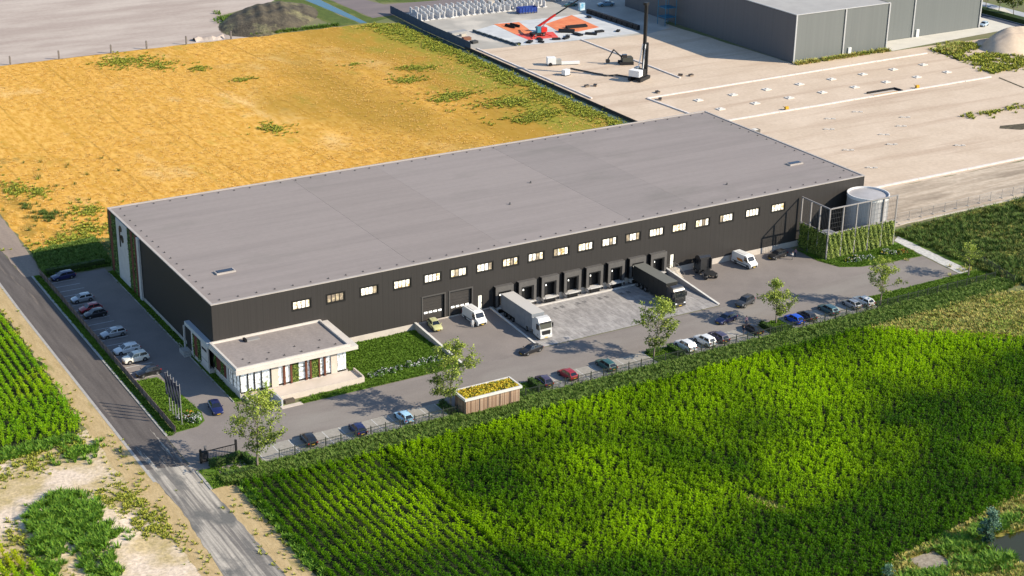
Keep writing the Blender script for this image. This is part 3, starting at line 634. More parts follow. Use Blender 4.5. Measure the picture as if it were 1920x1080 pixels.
# terrace, steps, ramp wall
tr = thing('terrace', 'beige stone terrace with low parapet in front of the office', 'terrace')
MB().box(5.0, -14.6, 0.0, 19.7, -11.06, 0.72).build('terrace_slab', mat('terrace_stone', (0.62, 0.53, 0.45), (0.56, 0.48, 0.40), 0.6, 0.85), tr)
MB().box(5.0, -14.9, 0.0, 19.95, -14.602, 1.0).build('parapet', beige, tr)
MB().box(19.702, -14.6, 0.0, 19.95, -11.1, 1.15).build('parapet', beige, tr)
MB().box(4.7, -16.4, 0.0, 4.99, -13.2, 1.15).build('cheek_wall', mat('cheek', (0.40, 0.41, 0.43), rough=0.8), tr)
for i in range(4): MB().box(0.6, -11.06 - 0.9 - i * 0.7, 0.0, 4.68, -11.062 - 0.2 - i * 0.7, 0.72 - i * 0.17).build('step', mat('step_stone', (0.55, 0.50, 0.45), (0.48, 0.44, 0.40), 0.9, 0.85), tr)
MB().box(0.6, -11.26, 0.0, 4.99, -11.062, 0.74).build('landing', mat('terrace_wood', (0.50, 0.33, 0.17), (0.42, 0.27, 0.13), 1.5, 0.8), tr)
MB().box(4.4, -17.4, 0.0, 8.0, -16.42, 0.09).build('paved_edge', beige, tr)
MB().box(5.6, -16.0, 0.0, 7.2, -15.2, 0.55).build('planter_box', mat('box_dark', (0.1, 0.08, 0.06)), tr)
# fin and step block at the far end of the office wing
ub = thing('entrance_steps', 'small grey concrete entrance steps beside the dark gable door', 'steps')
MB().box(-2.2, 9.2, 0.0, -0.9, 10.9, 0.78).build('landing', G_kerb, ub)
for i in range(3): MB().box(-2.2, 8.9 - i * 0.3, 0.0, -0.95, 9.198 - i * 0.3, 0.6 - i * 0.18).build('step', G_kerb, ub)
MB().box(-1.1, 11.2, 0.0, -0.85, 11.5, 4.6).build('pillar', white_p, ub)
MB().tube((-2.15, 9.25, 0.78), (-2.15, 9.25, 1.8), 0.03).tube((-2.15, 10.85, 0.78), (-2.15, 10.85, 1.8), 0.03).tube((-2.15, 9.25, 1.8), (-2.15, 10.85, 1.8), 0.03).build('handrail', G_kerb, ub)

# ------------------------------------------------------------------ sprinkler tank and planted screen
tk = thing('water_tank', 'round white steel water tank behind the planted screen', 'tank')
tm = mat('tank_steel', (0.46, 0.445, 0.44), (0.41, 0.40, 0.40), 0.8, 0.45, 0.3, 2.0, stretch=(1, 1, 0.01), spec=0.4, bdist=0.03)
TX, TY, TR = 137.2, -4.45, 4.15
MB().lathe(TX, TY, [(TR, 0), (TR, 9.95)], 48).build('tank_shell', tm, tk, smooth=40)
rim = MB(); N = 48
rim.ring([[(TX + r * math.cos(2 * math.pi * k / N), TY + r * math.sin(2 * math.pi * k / N), z) for k in range(N)] for r, z in ((TR + 0.08, 9.7), (TR + 0.08, 10.35), (TR - 0.12, 10.35), (TR - 0.12, 9.96))], 0, True, False)
rim.build('tank_rim', mat('tank_rim', (0.70, 0.68, 0.66), rough=0.5), tk)
MB().lathe(TX, TY, [(TR - 0.13, 9.951), (TR - 0.14, 9.97), (2.0, 10.12), (0.02, 10.2)], 40).build('tank_roof', mat('tank_roof', (0.42, 0.40, 0.40), (0.36, 0.35, 0.35), 0.5, 0.6), tk)
for k in range(12):
    a = 2 * math.pi * k / 12
    MB().box(-0.05, -0.03, 0, 0.05, 0.06, 9.7).build('tank_rib', tm, tk, (TX + (TR + 0.02) * math.cos(a), TY + (TR + 0.02) * math.sin(a), 0), a + math.pi / 2)
ph = thing('pump_house', 'low grey pump house roof tucked behind the planted screen', 'pump house')
MB().box(125.5, -6.2, 0, 129.4, -2.4, 3.1).build('wall', mat('pump_wall', (0.25, 0.25, 0.27)), ph)
MB().box(125.3, -6.4, 3.1, 129.6, -2.2, 3.3).build('roof', mat('pump_roof', (0.30, 0.31, 0.34), rough=0.6), ph)
sc = thing('planted_screen', 'tall steel screen with climbing plants around the water tank', 'screen')
steel = mat('galvanised_post', (0.36, 0.335, 0.32), (0.30, 0.28, 0.27), 1.5, 0.5, metal=0.2)
SH = 10.6
pts = [(123.4, -0.6), (123.4, -3.3), (123.4, -6.0)] + [(123.4 + i * 3.52, -8.8) for i in range(6)]
for x, y in pts: MB().box(-0.12, -0.12, 0, 0.12, 0.12, SH).build('post', steel, sc, (x, y, 0))
MB().box(123.3, -8.62, SH - 0.16, 123.5, -0.45, SH + 0.06).build('top_rail', steel, sc)
MB().box(123.58, -8.9, SH - 0.16, 141.0, -8.7, SH + 0.06).build('top_rail', steel, sc)
MB().box(123.33, -8.62, 5.35, 123.47, -0.45, 5.5).build('mid_rail', steel, sc)
MB().box(123.58, -8.87, 5.35, 141.0, -8.73, 5.5).build('mid_rail', steel, sc)
wire = mat('screen_wire', (0.10, 0.10, 0.10), rough=0.5)
for i in range(5):
    x0 = 123.4 + i * 3.52
    mesh_ = MB()
    for k in range(1, 8): mesh_.box(x0 + k * 0.44 - 0.012, -8.81, 5.5, x0 + k * 0.44 + 0.012, -8.79, SH - 0.16)
    for k in range(1, 5): mesh_.box(x0 + 0.16, -8.808, 5.5 + k * 1.0 - 0.012, x0 + 3.36, -8.792, 5.5 + k * 1.0 + 0.012)
    mesh_.build('wire_mesh', wire, sc)
    bk = MB().box(x0 + 0.18, -8.78, 0.1, x0 + 3.34, -8.72, 5.1).build('climber_backing', green_b, sc)
    ivy_panel('ivy_leaves', bk, (x0 + 0.15, -8.78, 0.05), (1, 0, 0), 3.22, 5.7, 1500, 0.3, 200 + i, 0.55)
for i, (y0, y1) in enumerate(((-3.2, -0.7), (-5.9, -3.4), (-8.65, -6.1))):
    bk = MB().box(123.34, y0, 0.1, 123.4, y1, 5.1).build('climber_backing', green_b, sc)
    ivy_panel('ivy_leaves', bk, (123.34, y0, 0.05), (0, 1, 0), y1 - y0, 5.7, 1100, 0.3, 220 + i, 0.5, IVY, (-1, 0, 0))
    mesh_ = MB()
    for k in range(1, 6): mesh_.box(123.39, y0 + k * (y1 - y0) / 6 - 0.012, 5.5, 123.41, y0 + k * (y1 - y0) / 6 + 0.012, SH - 0.16)
    mesh_.build('wire_mesh', wire, sc)

# ------------------------------------------------------------------ timber plant room with sedum roof
te = thing('substation', 'small timber clad substation with yellow flowering sedum roof', 'substation')
MB().box(28.3, -33.7, 0.0, 38.1, -30.3, 2.75).build('wall', mat('substation_wall', (0.06, 0.05, 0.045)), te)
slat_m = [mat('cedar_slat_%d' % i, c, tuple(v * 0.75 for v in c), 3.0, 0.8) for i, c in enumerate(((0.42, 0.28, 0.19), (0.33, 0.21, 0.14), (0.25, 0.155, 0.10), (0.48, 0.34, 0.24)))]
sl = [MB().box(0, -0.06, 0.1, 0.13, 0, 2.72).mesh('slat', m) for m in slat_m]
sw = [MB().box(-0.06, 0, 0.1, 0, 0.13, 2.72).mesh('slat', m) for m in slat_m]
rng = random.Random(4)
for i in range(58):
    if i in (14, 23, 36, 47): continue
    obj('slat', sl[rng.choice((0, 0, 1, 2, 3, 3))], te, (28.33 + i * 0.168, -33.702, 0))
for i in range(20): obj('slat', sw[rng.choice((0, 1, 2))], te, (28.298, -33.65 + i * 0.168, 0))
e = MB()
for a in ((28.0, -34.0, 38.4, -33.72), (28.0, -30.28, 38.4, -30.0)): e.box(a[0], a[1], 2.751, a[2], a[3], 3.15)
for a in ((28.0, -33.72, 28.28, -30.28), (38.12, -33.72, 38.4, -30.28)): e.box(a[0], a[1], 2.7515, a[2], a[3], 3.148)
e.build('roof_edge', cpm, te)
MB().box(28.28, -33.72, 2.75, 38.12, -30.28, 2.98).build('sedum_bed', mat('sedum_soil', (0.16, 0.13, 0.03), (0.08, 0.09, 0.02), 1.5, 0.95), te)
rg = np.random.default_rng(9); n = 2600
P = np.column_stack([rg.uniform(28.35, 38.05, n), rg.uniform(-33.65, -30.35, n), rg.uniform(2.98, 3.2, n)])
f = np.sin(P[:, 0] * 2.2) * np.sin(P[:, 1] * 3.1 + P[:, 0])
obj('sedum_plants', leaf_mesh('sedum_plants', P, 0.3, [mat('sedum_yellow', (0.56, 0.45, 0.03), rough=0.8), mat('sedum_gold', (0.46, 0.30, 0.02), rough=0.8), mat('sedum_green', (0.14, 0.21, 0.03), rough=0.8)], 5, 0.6,
    np.where(f + rg.normal(0, .5, n) > 0.75, 2, np.where(rg.random(n) > .4, 0, 1))), te)['kind'] = 'stuff'
# ------------------------------------------------------------------ plant sources
def corn_plant(name, m, seed, hgt=2.3):
    rng = random.Random(seed); b = MB()
    b.tube((0, 0, 0), (0, 0, hgt * 0.85), 0.03, 0.015, 4)
    for i in range(11):
        a = i * 2.5 + rng.uniform(-.5, .5); z0 = hgt * (0.22 + 0.066 * i); ln = rng.uniform(0.42, 0.66) * (1.0 if i < 9 else 0.7); w = 0.085
        d = Vector((math.cos(a), math.sin(a), 0)); s = Vector((-d.y, d.x, 0)) * w
        up = rng.uniform(0.35, 0.6)
        prof = [(0, 0), (0.38, up * 0.75), (0.75, up), (1.0, up * 0.55)]
        prev = None
        for k, (t, zz) in enumerate(prof):
            c = Vector((0, 0, z0)) + d * ln * t + Vector((0, 0, zz * ln)); ww = (0.7, 1.3, 0.95, 0.1)[k]
            cur = (c - s * ww, c + s * ww)
            if prev: b.face([prev[0], prev[1], cur[1], cur[0]])
            prev = cur
    for i in range(2):
        a = i * 2.6; t = Vector((0.06 * math.cos(a), 0.06 * math.sin(a), 0.3))
        c = Vector((0, 0, hgt * 0.85)); b.face([c + Vector((-.02, 0, 0)), c + Vector((.02, 0, 0)), c + t], 1)
    return b.mesh(name, m)
def tuft(name, m, seed, hgt=0.5, n=14, spread=0.3, w=0.05, lean=0.5):
    rng = random.Random(seed); b = MB()
    for i in range(n):
        a = rng.uniform(0, 6.28); r = rng.uniform(0, spread); c = Vector((r * math.cos(a), r * math.sin(a), 0))
        q = a + rng.uniform(-1, 1); d = Vector((math.cos(q), math.sin(q), 0)); s = Vector((-d.y, d.x, 0)) * w
        h_ = hgt * rng.uniform(0.6, 1.1); k = lean * h_
        b.face([c - s, c + s, c + d * k * 0.4 + Vector((0, 0, h_ * 0.65)) + s * 0.8, c + d * k * 0.4 + Vector((0, 0, h_ * 0.65)) - s * 0.8], rng.randrange(len(m) if isinstance(m, list) else 1))
        b.face([c + d * k * 0.4 + Vector((0, 0, h_ * 0.65)) - s * 0.8, c + d * k * 0.4 + Vector((0, 0, h_ * 0.65)) + s * 0.8, c + d * k + Vector((0, 0, h_))], rng.randrange(len(m) if isinstance(m, list) else 1))
    return b.mesh(name, m)
tassel = mat('corn_tassel', (0.24, 0.26, 0.04), rough=0.8)
corn_m = mat('corn_leaf', (0.068, 0.175, 0.001), (0.030, 0.095, 0.001), 0.12, 0.5, coord='World', lo=0.36, hi=0.64, transl=0.25, spec=0.05)
def crop_vigour(m):      # lusher pale crop toward the yard, darker toward the wet ground by the pond
    n, l = m.node_tree.nodes, m.node_tree.links
    old = n['Principled BSDF'].inputs['Base Color'].links[0].from_socket
    pos = n.new('ShaderNodeNewGeometry').outputs['Position']; sx = n.new('ShaderNodeSeparateXYZ'); l.new(pos, sx.inputs[0])
    t = n.new('ShaderNodeTexNoise'); t.inputs['Scale'].default_value = 0.034; t.inputs['Detail'].default_value = 4; l.new(pos, t.inputs[0])
    r = n.new('ShaderNodeMapRange'); r.inputs[1].default_value = -92; r.inputs[2].default_value = -48; r.inputs[3].default_value = -0.14; r.inputs[4].default_value = 0.06; l.new(sx.outputs[1], r.inputs[0])
    ad = n.new('ShaderNodeMath'); ad.operation = 'ADD'; l.new(t.outputs['Fac'], ad.inputs[0]); l.new(r.outputs[0], ad.inputs[1])
    r2 = n.new('ShaderNodeMapRange'); r2.inputs[1].default_value = 0.43; r2.inputs[2].default_value = 0.64; l.new(ad.outputs[0], r2.inputs[0])
    x = n.new('ShaderNodeMix'); x.data_type = 'RGBA'; l.new(r2.outputs[0], x.inputs[0]); l.new(old, x.inputs[6]); x.inputs[7].default_value = (0.28, 0.48, 0.001, 1)
    for nd in n:
        if nd.type == 'BSDF_TRANSLUCENT': l.new(x.outputs[2], nd.inputs[0])
    l.new(x.outputs[2], n['Principled BSDF'].inputs['Base Color'])
crop_vigour(corn_m)
corn_l = mat('corn_leaf_bright', (0.30, 0.50, 0.003), (0.16, 0.36, 0.003), 0.1, 0.5, coord='World', lo=0.38, hi=0.62, col3=(0.42, 0.44, 0.008), scale3=0.06, lo3=0.55, hi3=0.7, transl=0.35, spec=0.12)
source('corn', [corn_plant('corn_plant', [corn_m, tassel], i, 1.5 + 0.12 * i) for i in range(6)])
source('cornl', [corn_plant('corn_plant', [corn_l, tassel], 10 + i, 1.6 + 0.12 * i) for i in range(4)])
straw_m = [mat('straw_0', (0.64, 0.37, 0.08), rough=0.9), mat('straw_1', (0.55, 0.30, 0.045), rough=0.9), mat('straw_2', (0.72, 0.50, 0.20), rough=0.9)]
source('straw', [tuft('straw_tuft', straw_m, 30 + i, 0.13, 10, 0.5, 0.05, 1.8) for i in range(3)])
grass_m = [mat('blade_0', (0.11, 0.20, 0.025), rough=0.8, transl=0.2), mat('blade_1', (0.07, 0.14, 0.015), rough=0.8, transl=0.2), mat('blade_2', (0.18, 0.25, 0.05), rough=0.8, transl=0.2)]
source('grass', [tuft('grass_tuft', grass_m, 40 + i, 0.42, 16, 0.35, 0.045, 0.6) for i in range(3)])
lawn_m = [mat('lawn_blade_0', (0.14, 0.25, 0.018), rough=0.8, transl=0.2), mat('lawn_blade_1', (0.09, 0.17, 0.012), rough=0.8, transl=0.2)]
source('lawn', [tuft('lawn_tuft', lawn_m, 50 + i, 0.16, 14, 0.3, 0.04, 0.6) for i in range(3)])
weed_m = [mat('weed_0', (0.13, 0.28, 0.02), rough=0.7, transl=0.25), mat('weed_1', (0.07, 0.17, 0.012), rough=0.7, transl=0.25), mat('weed_2', (0.22, 0.36, 0.03), rough=0.7, transl=0.25)]
source('weed', [tuft('weed_clump', weed_m, 60 + i, 0.95, 22, 0.4, 0.08, 0.8) for i in range(3)])
dry_m = [mat('dry_0', (0.54, 0.50, 0.17), (0.30, 0.42, 0.06), 0.15, 0.85, coord='World', lo=0.45, hi=0.6), mat('dry_1', (0.38, 0.36, 0.08), (0.20, 0.28, 0.04), 0.2, 0.85, coord='World', lo=0.45, hi=0.6), mat('dry_2', (0.52, 0.36, 0.11), rough=0.85), mat('dry_3', (0.20, 0.26, 0.04), rough=0.85)]
source('dry', [tuft('dry_clump', dry_m, 70 + i, 0.5, 20, 0.5, 0.05, 0.8) for i in range(6)])
olive_m = [mat('olive_0', (0.42, 0.40, 0.045), rough=0.8), mat('olive_1', (0.24, 0.29, 0.035), rough=0.8), mat('olive_2', (0.13, 0.17, 0.025), rough=0.8)]
source('olive', [tuft('olive_weed', olive_m, 80 + i, 0.4, 16, 0.35, 0.07, 0.8) for i in range(3)])
dark_m = [mat('darkweed_0', (0.045, 0.095, 0.012), (0.20, 0.17, 0.03), 0.12, 0.8, coord='World', lo=0.58, hi=0.72), mat('darkweed_1', (0.085, 0.16, 0.018), (0.26, 0.20, 0.04), 0.10, 0.8, coord='World', lo=0.55, hi=0.70), mat('darkweed_2', (0.12, 0.15, 0.03), rough=0.8)]
source('darkweed', [tuft('reed_clump', dark_m, 90 + i, 0.9, 22, 0.6, 0.05, 0.7) for i in range(5)])
def loosen(P, jit, seed, sc, cut=-0.35):
    rg = np.random.default_rng(seed); P = P + rg.standard_t(4, P.shape) * jit
    f = np.sin(P[:, 0] * sc * 1.7 + 1.3 * np.sin(P[:, 1] * sc)) * np.sin(P[:, 1] * sc * 1.3 + np.sin(P[:, 0] * sc * 2.1)) + rg.normal(0, 0.45, len(P))
    return P[f > cut]
z3 = lambda P, z=0.02: np.column_stack([P, np.full(len(P), z)])

# ------------------------------------------------------------------ corn
def corn_rows(poly, row, step, seed, jx, wide=None):
    rg = np.random.default_rng(seed); a = np.array(poly); lo, hi = a.min(0), a.max(0)
    xs = np.arange(lo[0], hi[0], row) if wide is None else np.concatenate([np.arange(lo[0], wide, 1.4), np.arange(wide, hi[0], row)]); ys = np.arange(lo[1], hi[1], step)
    X, Y = np.meshgrid(xs, ys); P = np.column_stack([X.ravel(), Y.ravel()])
    P[:, 1] += rg.uniform(-step / 2, step / 2, len(P))
    P[:, 0] += rg.normal(0, 1, len(P)) * jx(P) + 0.35 * np.sin(P[:, 1] * 0.05)
    P = P[rg.random(len(P)) > 0.05]
    return P[inside(P, poly)]
CR = ragged([(-10.6, -37), (20, -38.6), (106, -38.6), (115, -46.4), (124.6, -52.6), (131.5, -60.5), (140, -68), (108, -91), (86, -94.5), (58, -98.5), (44, -108), (-10.6, -108)], 0.35, 2, 31)
P = corn_rows(CR, 0.92, 0.38, 1, lambda P: np.clip((P[:, 0] - 8) / 26, 0.02, 0.34), 13.0)
gap = [[(50.2, -76), (51.6, -76.2), (53.6, -80.6), (52.6, -81.6), (51.3, -79)]]
for g in gap: P = P[~inside(P, g)]
vis = P[:, 1] > -70 - 0.62 * (P[:, 0] + 12)     # only what the camera's foreground and a margin can show
P = P[vis | (P[:, 0] > 200)]
scatter('corn_field', z3(P), 'corn', 0.5, 0.92, 1, 'broad green cornfield filling the foreground right of the road', 'cornfield', 0.1)
CL = ragged([(-24.4, 80), (-23.8, 20), (-24.5, -6.5), (-26.2, -10), (-50, -8.6), (-50, 80)], 0.3, 2, 32)
P = corn_rows(CL, 1.25, 0.42, 2, lambda P: np.clip((14 - P[:, 1]) / 40, 0.05, 0.35))
P = P[P[:, 0] > -37 + (P[:, 1] - (-10)) * 0.18 - 5]
scatter('corn_field', z3(P), 'cornl', 0.6, 0.95, 3, 'bright yellow-green cornfield left of the road', 'cornfield', 0.1)
P = corn_rows([(-55, -36), (-44.6, -37), (-40.5, -50), (-60, -52)], 1.2, 0.45, 4, lambda P: 0.08)
scatter('corn_field', z3(P), 'cornl', 0.7, 1.0, 4, 'small corner of corn at the bottom left of the picture', 'cornfield', 0.1)

# ------------------------------------------------------------------ grasses
P = rand_in([(-10.5, 57), (140.5, 57), (140.5, 211), (133, 215.5), (-10.5, 215.5)], 34000, 5)
f = np.sin(P[:, 0] * 0.09 + 2 * np.sin(P[:, 1] * .03)) + np.sin(P[:, 1] * 0.07 + P[:, 0] * 0.03)
P = P[(f + np.random.default_rng(2).normal(0, 0.8, len(P))) > -0.9]
scatter('straw_stubble', z3(P), 'straw', 0.5, 1.3, 5, 'pale straw stubble tufts across the golden field', 'stubble')
def blob(cx, cy, rx, ry, n, seed):
    rg = np.random.default_rng(seed); q = rg.standard_t(3, (n, 2)) * 0.55 * (rx, ry) + (cx, cy)
    return q[(np.abs(q - (cx, cy)) < (rx * 3, ry * 3)).all(1)]
patches = [(51, 205, 5, 5), (59, 197, 3, 4), (68, 188, 2.2, 2.5), (74, 171, 2.5, 1.6), (63, 125, 3, 3), (108, 172, 2, 1.2), (113, 150, 4, 2.4), (121, 160, 4, 3), (117, 131, 6, 2.6), (126, 118, 7, 4), (128, 105, 6, 3), (122, 102, 4, 2.5), (112, 128, 3, 2),
           (-4, 108, 2.5, 4), (0, 104, 2, 3), (6, 88, 3, 3), (2, 77, 3, 4), (-3, 73, 6, 2), (36, 64, 4, 2), (-5, 150, 2, 3)]
Q = np.concatenate([blob(*p, int(14 * p[2] * p[3]), 100 + i) for i, p in enumerate(patches)])
P = rand_in([(131, 216), (141.3, 208), (141.3, 78), (136.5, 90), (134, 130), (136, 170), (130, 205)], 3000, 6)
P2 = rand_in([(133, 212), (141.5, 212), (141.5, 76), (138.5, 76), (138.5, 180)], 2200, 7)
scatter('field_weeds', z3(np.concatenate([Q, loosen(P, 0.9, 21, 0.25, -0.2), loosen(P2, 0.5, 22, 0.3, -0.45)])), 'olive', 0.45, 1.35, 7, 'green weed patches and ditch bank grass in the golden field', 'weeds')
rg = np.random.default_rng(3)
Q = np.concatenate([blob(-2.5, 88, 2.2, 3.5, 60, 201), blob(-5, 96, 1.6, 2, 24, 202), blob(-8, 64.5, 1, 2, 10, 203), rand_in([(-10, 60), (20, 60), (20, 140), (-10, 140)], 30, 204)])
scatter('dark_field_weeds', z3(Q), 'darkweed', 0.5, 0.9, 9, 'dark brown docks standing in the left golden field', 'weeds')
P = np.concatenate([rand_in([(-12.2, 55.2), (0.5, 55.2), (2, 71), (-10.8, 69.5)], 2600, 8), rand_in([(0, 55.2), (139.5, 55.2), (139.5, 57), (30, 58)], 1500, 9)])
scatter('north_grass_tufts', z3(P), 'grass', 0.9, 1.7, 11, 'dark rough grass in the warehouse shadow by the field', 'grass')
P = np.concatenate([rand_in([(-8, -32.9), (146, -32.9), (147.5, -36), (140, -38.3), (106, -38.5), (0, -38.2), (-11, -36.4)], 11500, 10), rand_in([(-12.2, -33), (-5, -33), (-5, -36), (-12, -36)], 500, 11)])
scatter('rough_grass', z3(P), 'grass', 0.9, 1.6, 12, 'strip of rough grass between the front fence and the corn', 'grass')
P = np.concatenate([rand_in([(20, -15), (8.4, -15.5), (8, -17), (36.5, -17), (36.7, -0.2), (20, -0.2)], 4200, 12), rand_in([(122, -1.4), (121.9, -8.5), (123.4, -12.9), (127, -14.8), (133, -15.7), (141.4, -16.2), (142.4, -9), (123.6, -9)], 1500, 13),
    rand_in([(116.4, -32.2), (116.4, -27.6), (145, -27.4), (146.2, -29), (146.2, -32.2)], 1900, 14), rand_in([(-12.7, 3.2), (-9, 3.2), (-7.8, -4), (-7.2, -12), (-7.8, -15), (-9.3, -16.4), (-12.7, -16.6)], 1100, 15),
    rand_in(rect(-14.2, -17.4, -13.2, 56.5), 1300, 16), rand_in(rect(-1.2, -11.4, -0.1, 52), 900, 17), rand_in(rect(66.6, -32.2, 72.2, -27.7), 350, 18), rand_in(rect(91, -32.2, 96, -27.7), 300, 19), rand_in(rect(38.5, -32.2, 44.4, -27.7), 250, 20), rand_in(rect(-14.2, -36, -5, -30.1), 350, 21)])
scatter('lawn_grass', z3(P, 0.06), 'lawn', 0.8, 1.5, 13, 'mown green lawn grass around the office and yard', 'grass')
P = rand_in([(145.8, -4.6), (152, -3), (190, -1.4), (215, -1), (215, -60), (160, -60), (148, -40), (146.5, -30)], 7500, 22)
scatter('wild_grass', z3(P), 'darkweed', 0.6, 1.3, 14, 'tall dark wild grass right of the gravel path', 'wild grass', 0.2)
P = np.concatenate([rand_in([(146, -4.4), (190, -1.6), (190, -3.2), (150, -6)], 700, 23), blob(165, -14, 9, 3, 350, 24), blob(158, -26, 7, 4, 350, 25), blob(152, -36, 4, 5, 300, 26), blob(172, -20, 8, 3, 250, 27), rand_in([(50.0, -75.8), (51.7, -76.0), (53.8, -80.5), (52.9, -81.8), (51.0, -79.2)], 50, 72)])
P = np.concatenate([P, rand_in([(107, -38.8), (140, -37.2), (151, -44), (142, -65), (132, -59.5), (125, -51.6), (115, -45.6)], 5200, 28)])
scatter('dry_meadow_grass', z3(P), 'dry', 0.6, 1.3, 15, 'yellow brown dry grass beyond the corn on the right', 'dry grass', 0.2)
# bottom right bank
P = rand_in([(56, -98.2), (74, -96.2), (88, -93), (110, -86), (112, -100), (96, -99.6), (78, -101), (72.5, -100.2), (68.8, -100.8), (66.2, -103), (69, -106.6), (74, -108.4), (80, -112), (44, -114), (50, -104)], 3600, 29, [rect(58.9, -103.2, 64, -98.9)])
scatter('pond_bank_grass', z3(P), 'dry', 0.6, 1.2, 16, 'tawny bank grass around the small pond', 'bank grass', 0.2)
P = np.concatenate([blob(67, -100, 3.5, 1.2, 160, 31), blob(69, -105.5, 2, 1.2, 120, 32), blob(58, -104, 2.5, 1.6, 160, 33), blob(76, -98.5, 4, 1, 120, 34), blob(65.5, -104.5, 1.2, 1.8, 60, 36)])
P = P[~inside(P, rect(59.2, -103.0, 63.8, -99.1))]
scatter('pond_weeds', z3(P), 'weed', 0.6, 1.1, 17, 'fresh green weeds beside the small pond', 'weeds', 0.2)
# bottom left dirt plot
mound_pts = []
def mound(name, label, cx, cy, rx, ry, hgt, rot, m, seed, n=26, rough=0.12):
    b = MB(); rows = []
    for i in range(n + 1):
        row = []
        for j in range(n + 1):
            u, v = i / n * 2 - 1, j / n * 2 - 1
            r2 = math.sqrt(u * u + v * v); hz = hgt * max(0.0, 1 - r2 ** 1.8) ** 0.8
            hz += rough * hgt * (math.sin(u * 9 + seed) * math.sin(v * 8 + seed * 2) + 0.5 * math.sin(u * 21 + v * 17)) * min(1, max(0, 1.0 - r2)) * 1.4
            x, y = u * rx, v * ry
            row.append((cx + x * math.cos(rot) - y * math.sin(rot), cy + x * math.sin(rot) + y * math.cos(rot), max(hz, 0) - 0.02))
        rows.append(row)
    b.ring(rows, 0, False, False)
    o = b.build(name, m, smooth=60); o['kind'] = 'structure'
    return np.array([p for row in rows for p in row if p[2] > 0.12])
def on_mound(pts, n, seed, jit):
    rg = np.random.default_rng(seed); k = rg.integers(0, len(pts), n); return pts[k] + np.column_stack([rg.normal(0, jit, (n, 2)), np.zeros(n)])
HEAP_R = [(-35.0, -27.4), (-32.3, -27.0), (-31.0, -30.5), (-30.2, -35.2), (-30.3, -40.0), (-29.3, -43.3), (-30.3, -43.6), (-32.2, -41.3), (-32.8, -45.6), (-32.9, -51.5), (-33.8, -55.3), (-37.3, -53.3), (-35.6, -45.5), (-35.7, -40.9), (-36.4, -37.3), (-35.4, -31.4)]
HEAP_L = [(-38.3, -29.8), (-36.4, -28.3), (-35.9, -31.9), (-37.0, -38.6), (-38.0, -42.7), (-39.9, -47.5), (-41.2, -46.8), (-40.7, -41.1), (-39.8, -33.8)]
m1 = mound('spoil_heap', '', -32.4, -36.5, 5.2, 14.0, 0.45, 0.16, G_dirt, 1)
m2 = mound('spoil_heap', '', -38.6, -37.0, 3.0, 12.0, 0.35, 0.02, G_dirt, 2)
HW1 = ragged(HEAP_R, 0.5, 1.0, 51); HW2 = ragged(HEAP_L, 0.4, 1.0, 52)
def lift(P):
    z = np.zeros(len(P))
    for cx, cy, rx, ry, hh in ((-32.4, -36.5, 5.2, 14.0, 0.45), (-38.6, -37.0, 3.0, 12.0, 0.35)):
        r = np.sqrt(((P[:, 0] - cx) / rx) ** 2 + ((P[:, 1] - cy) / ry) ** 2); z = np.maximum(z, hh * np.clip(1 - r ** 1.8, 0, 1) ** 0.8)
    return np.column_stack([P, z])
scatter('heap_weeds', lift(loosen(np.concatenate([rand_in(HW1, 2300, 1), rand_in(HW2, 1000, 2)]), 0.4, 3, 0.75, -0.12)), 'weed', 0.3, 1.0, 18, 'dense green weeds on the earth heap at bottom left', 'weeds', 0.35)
P = np.concatenate([rand_in([(-30, -29), (-25, -27.5), (-22.8, -38), (-23, -47), (-27, -44), (-29.5, -38)], 1000, 37), rand_in([(-24.8, -8.5), (-27, -11), (-50, -9.5), (-50, -19), (-34, -18.5), (-26, -15)], 1700, 38), rand_in([(-42, -30), (-39.6, -32), (-38.8, -50), (-46, -46)], 500, 39), rand_in([(-24.4, 60), (-23.9, 60), (-24.2, -7), (-24.9, -7)], 350, 40), rand_in([(-25, -12), (-21.2, -12), (-21.2, -60), (-24.5, -60)], 160, 41), rand_in(rect(-14.2, -90, -11, -38), 170, 42)])
P = loosen(P, 0.6, 9, 0.6)
scatter('olive_weeds', z3(P), 'olive', 0.3, 0.95, 19, 'sparse olive yellow weeds over the bare dirt plot', 'weeds', 0.3)
P = np.concatenate([rand_in([(-26, -10.5), (-50, -9), (-50, -13.5), (-27, -13)], 300, 43), blob(-27.5, -16, 2.5, 1.6, 90, 44), rand_in([(-10.8, -37), (-9.6, -37), (-9.6, -100), (-11.4, -100)], 330, 45)])
scatter('corn_edge_weeds', z3(P), 'weed', 0.5, 0.95, 20, 'low green weeds along the cornfield edges', 'weeds', 0.3)
sheet('stone_slab_ground', rect(59.2, -103.0, 63.8, -99.1), 0.05, mat('gravel_slab', (0.36, 0.31, 0.24), (0.24, 0.20, 0.15), 1.5, 0.95, 0.6, 4.0, grain=2.5))

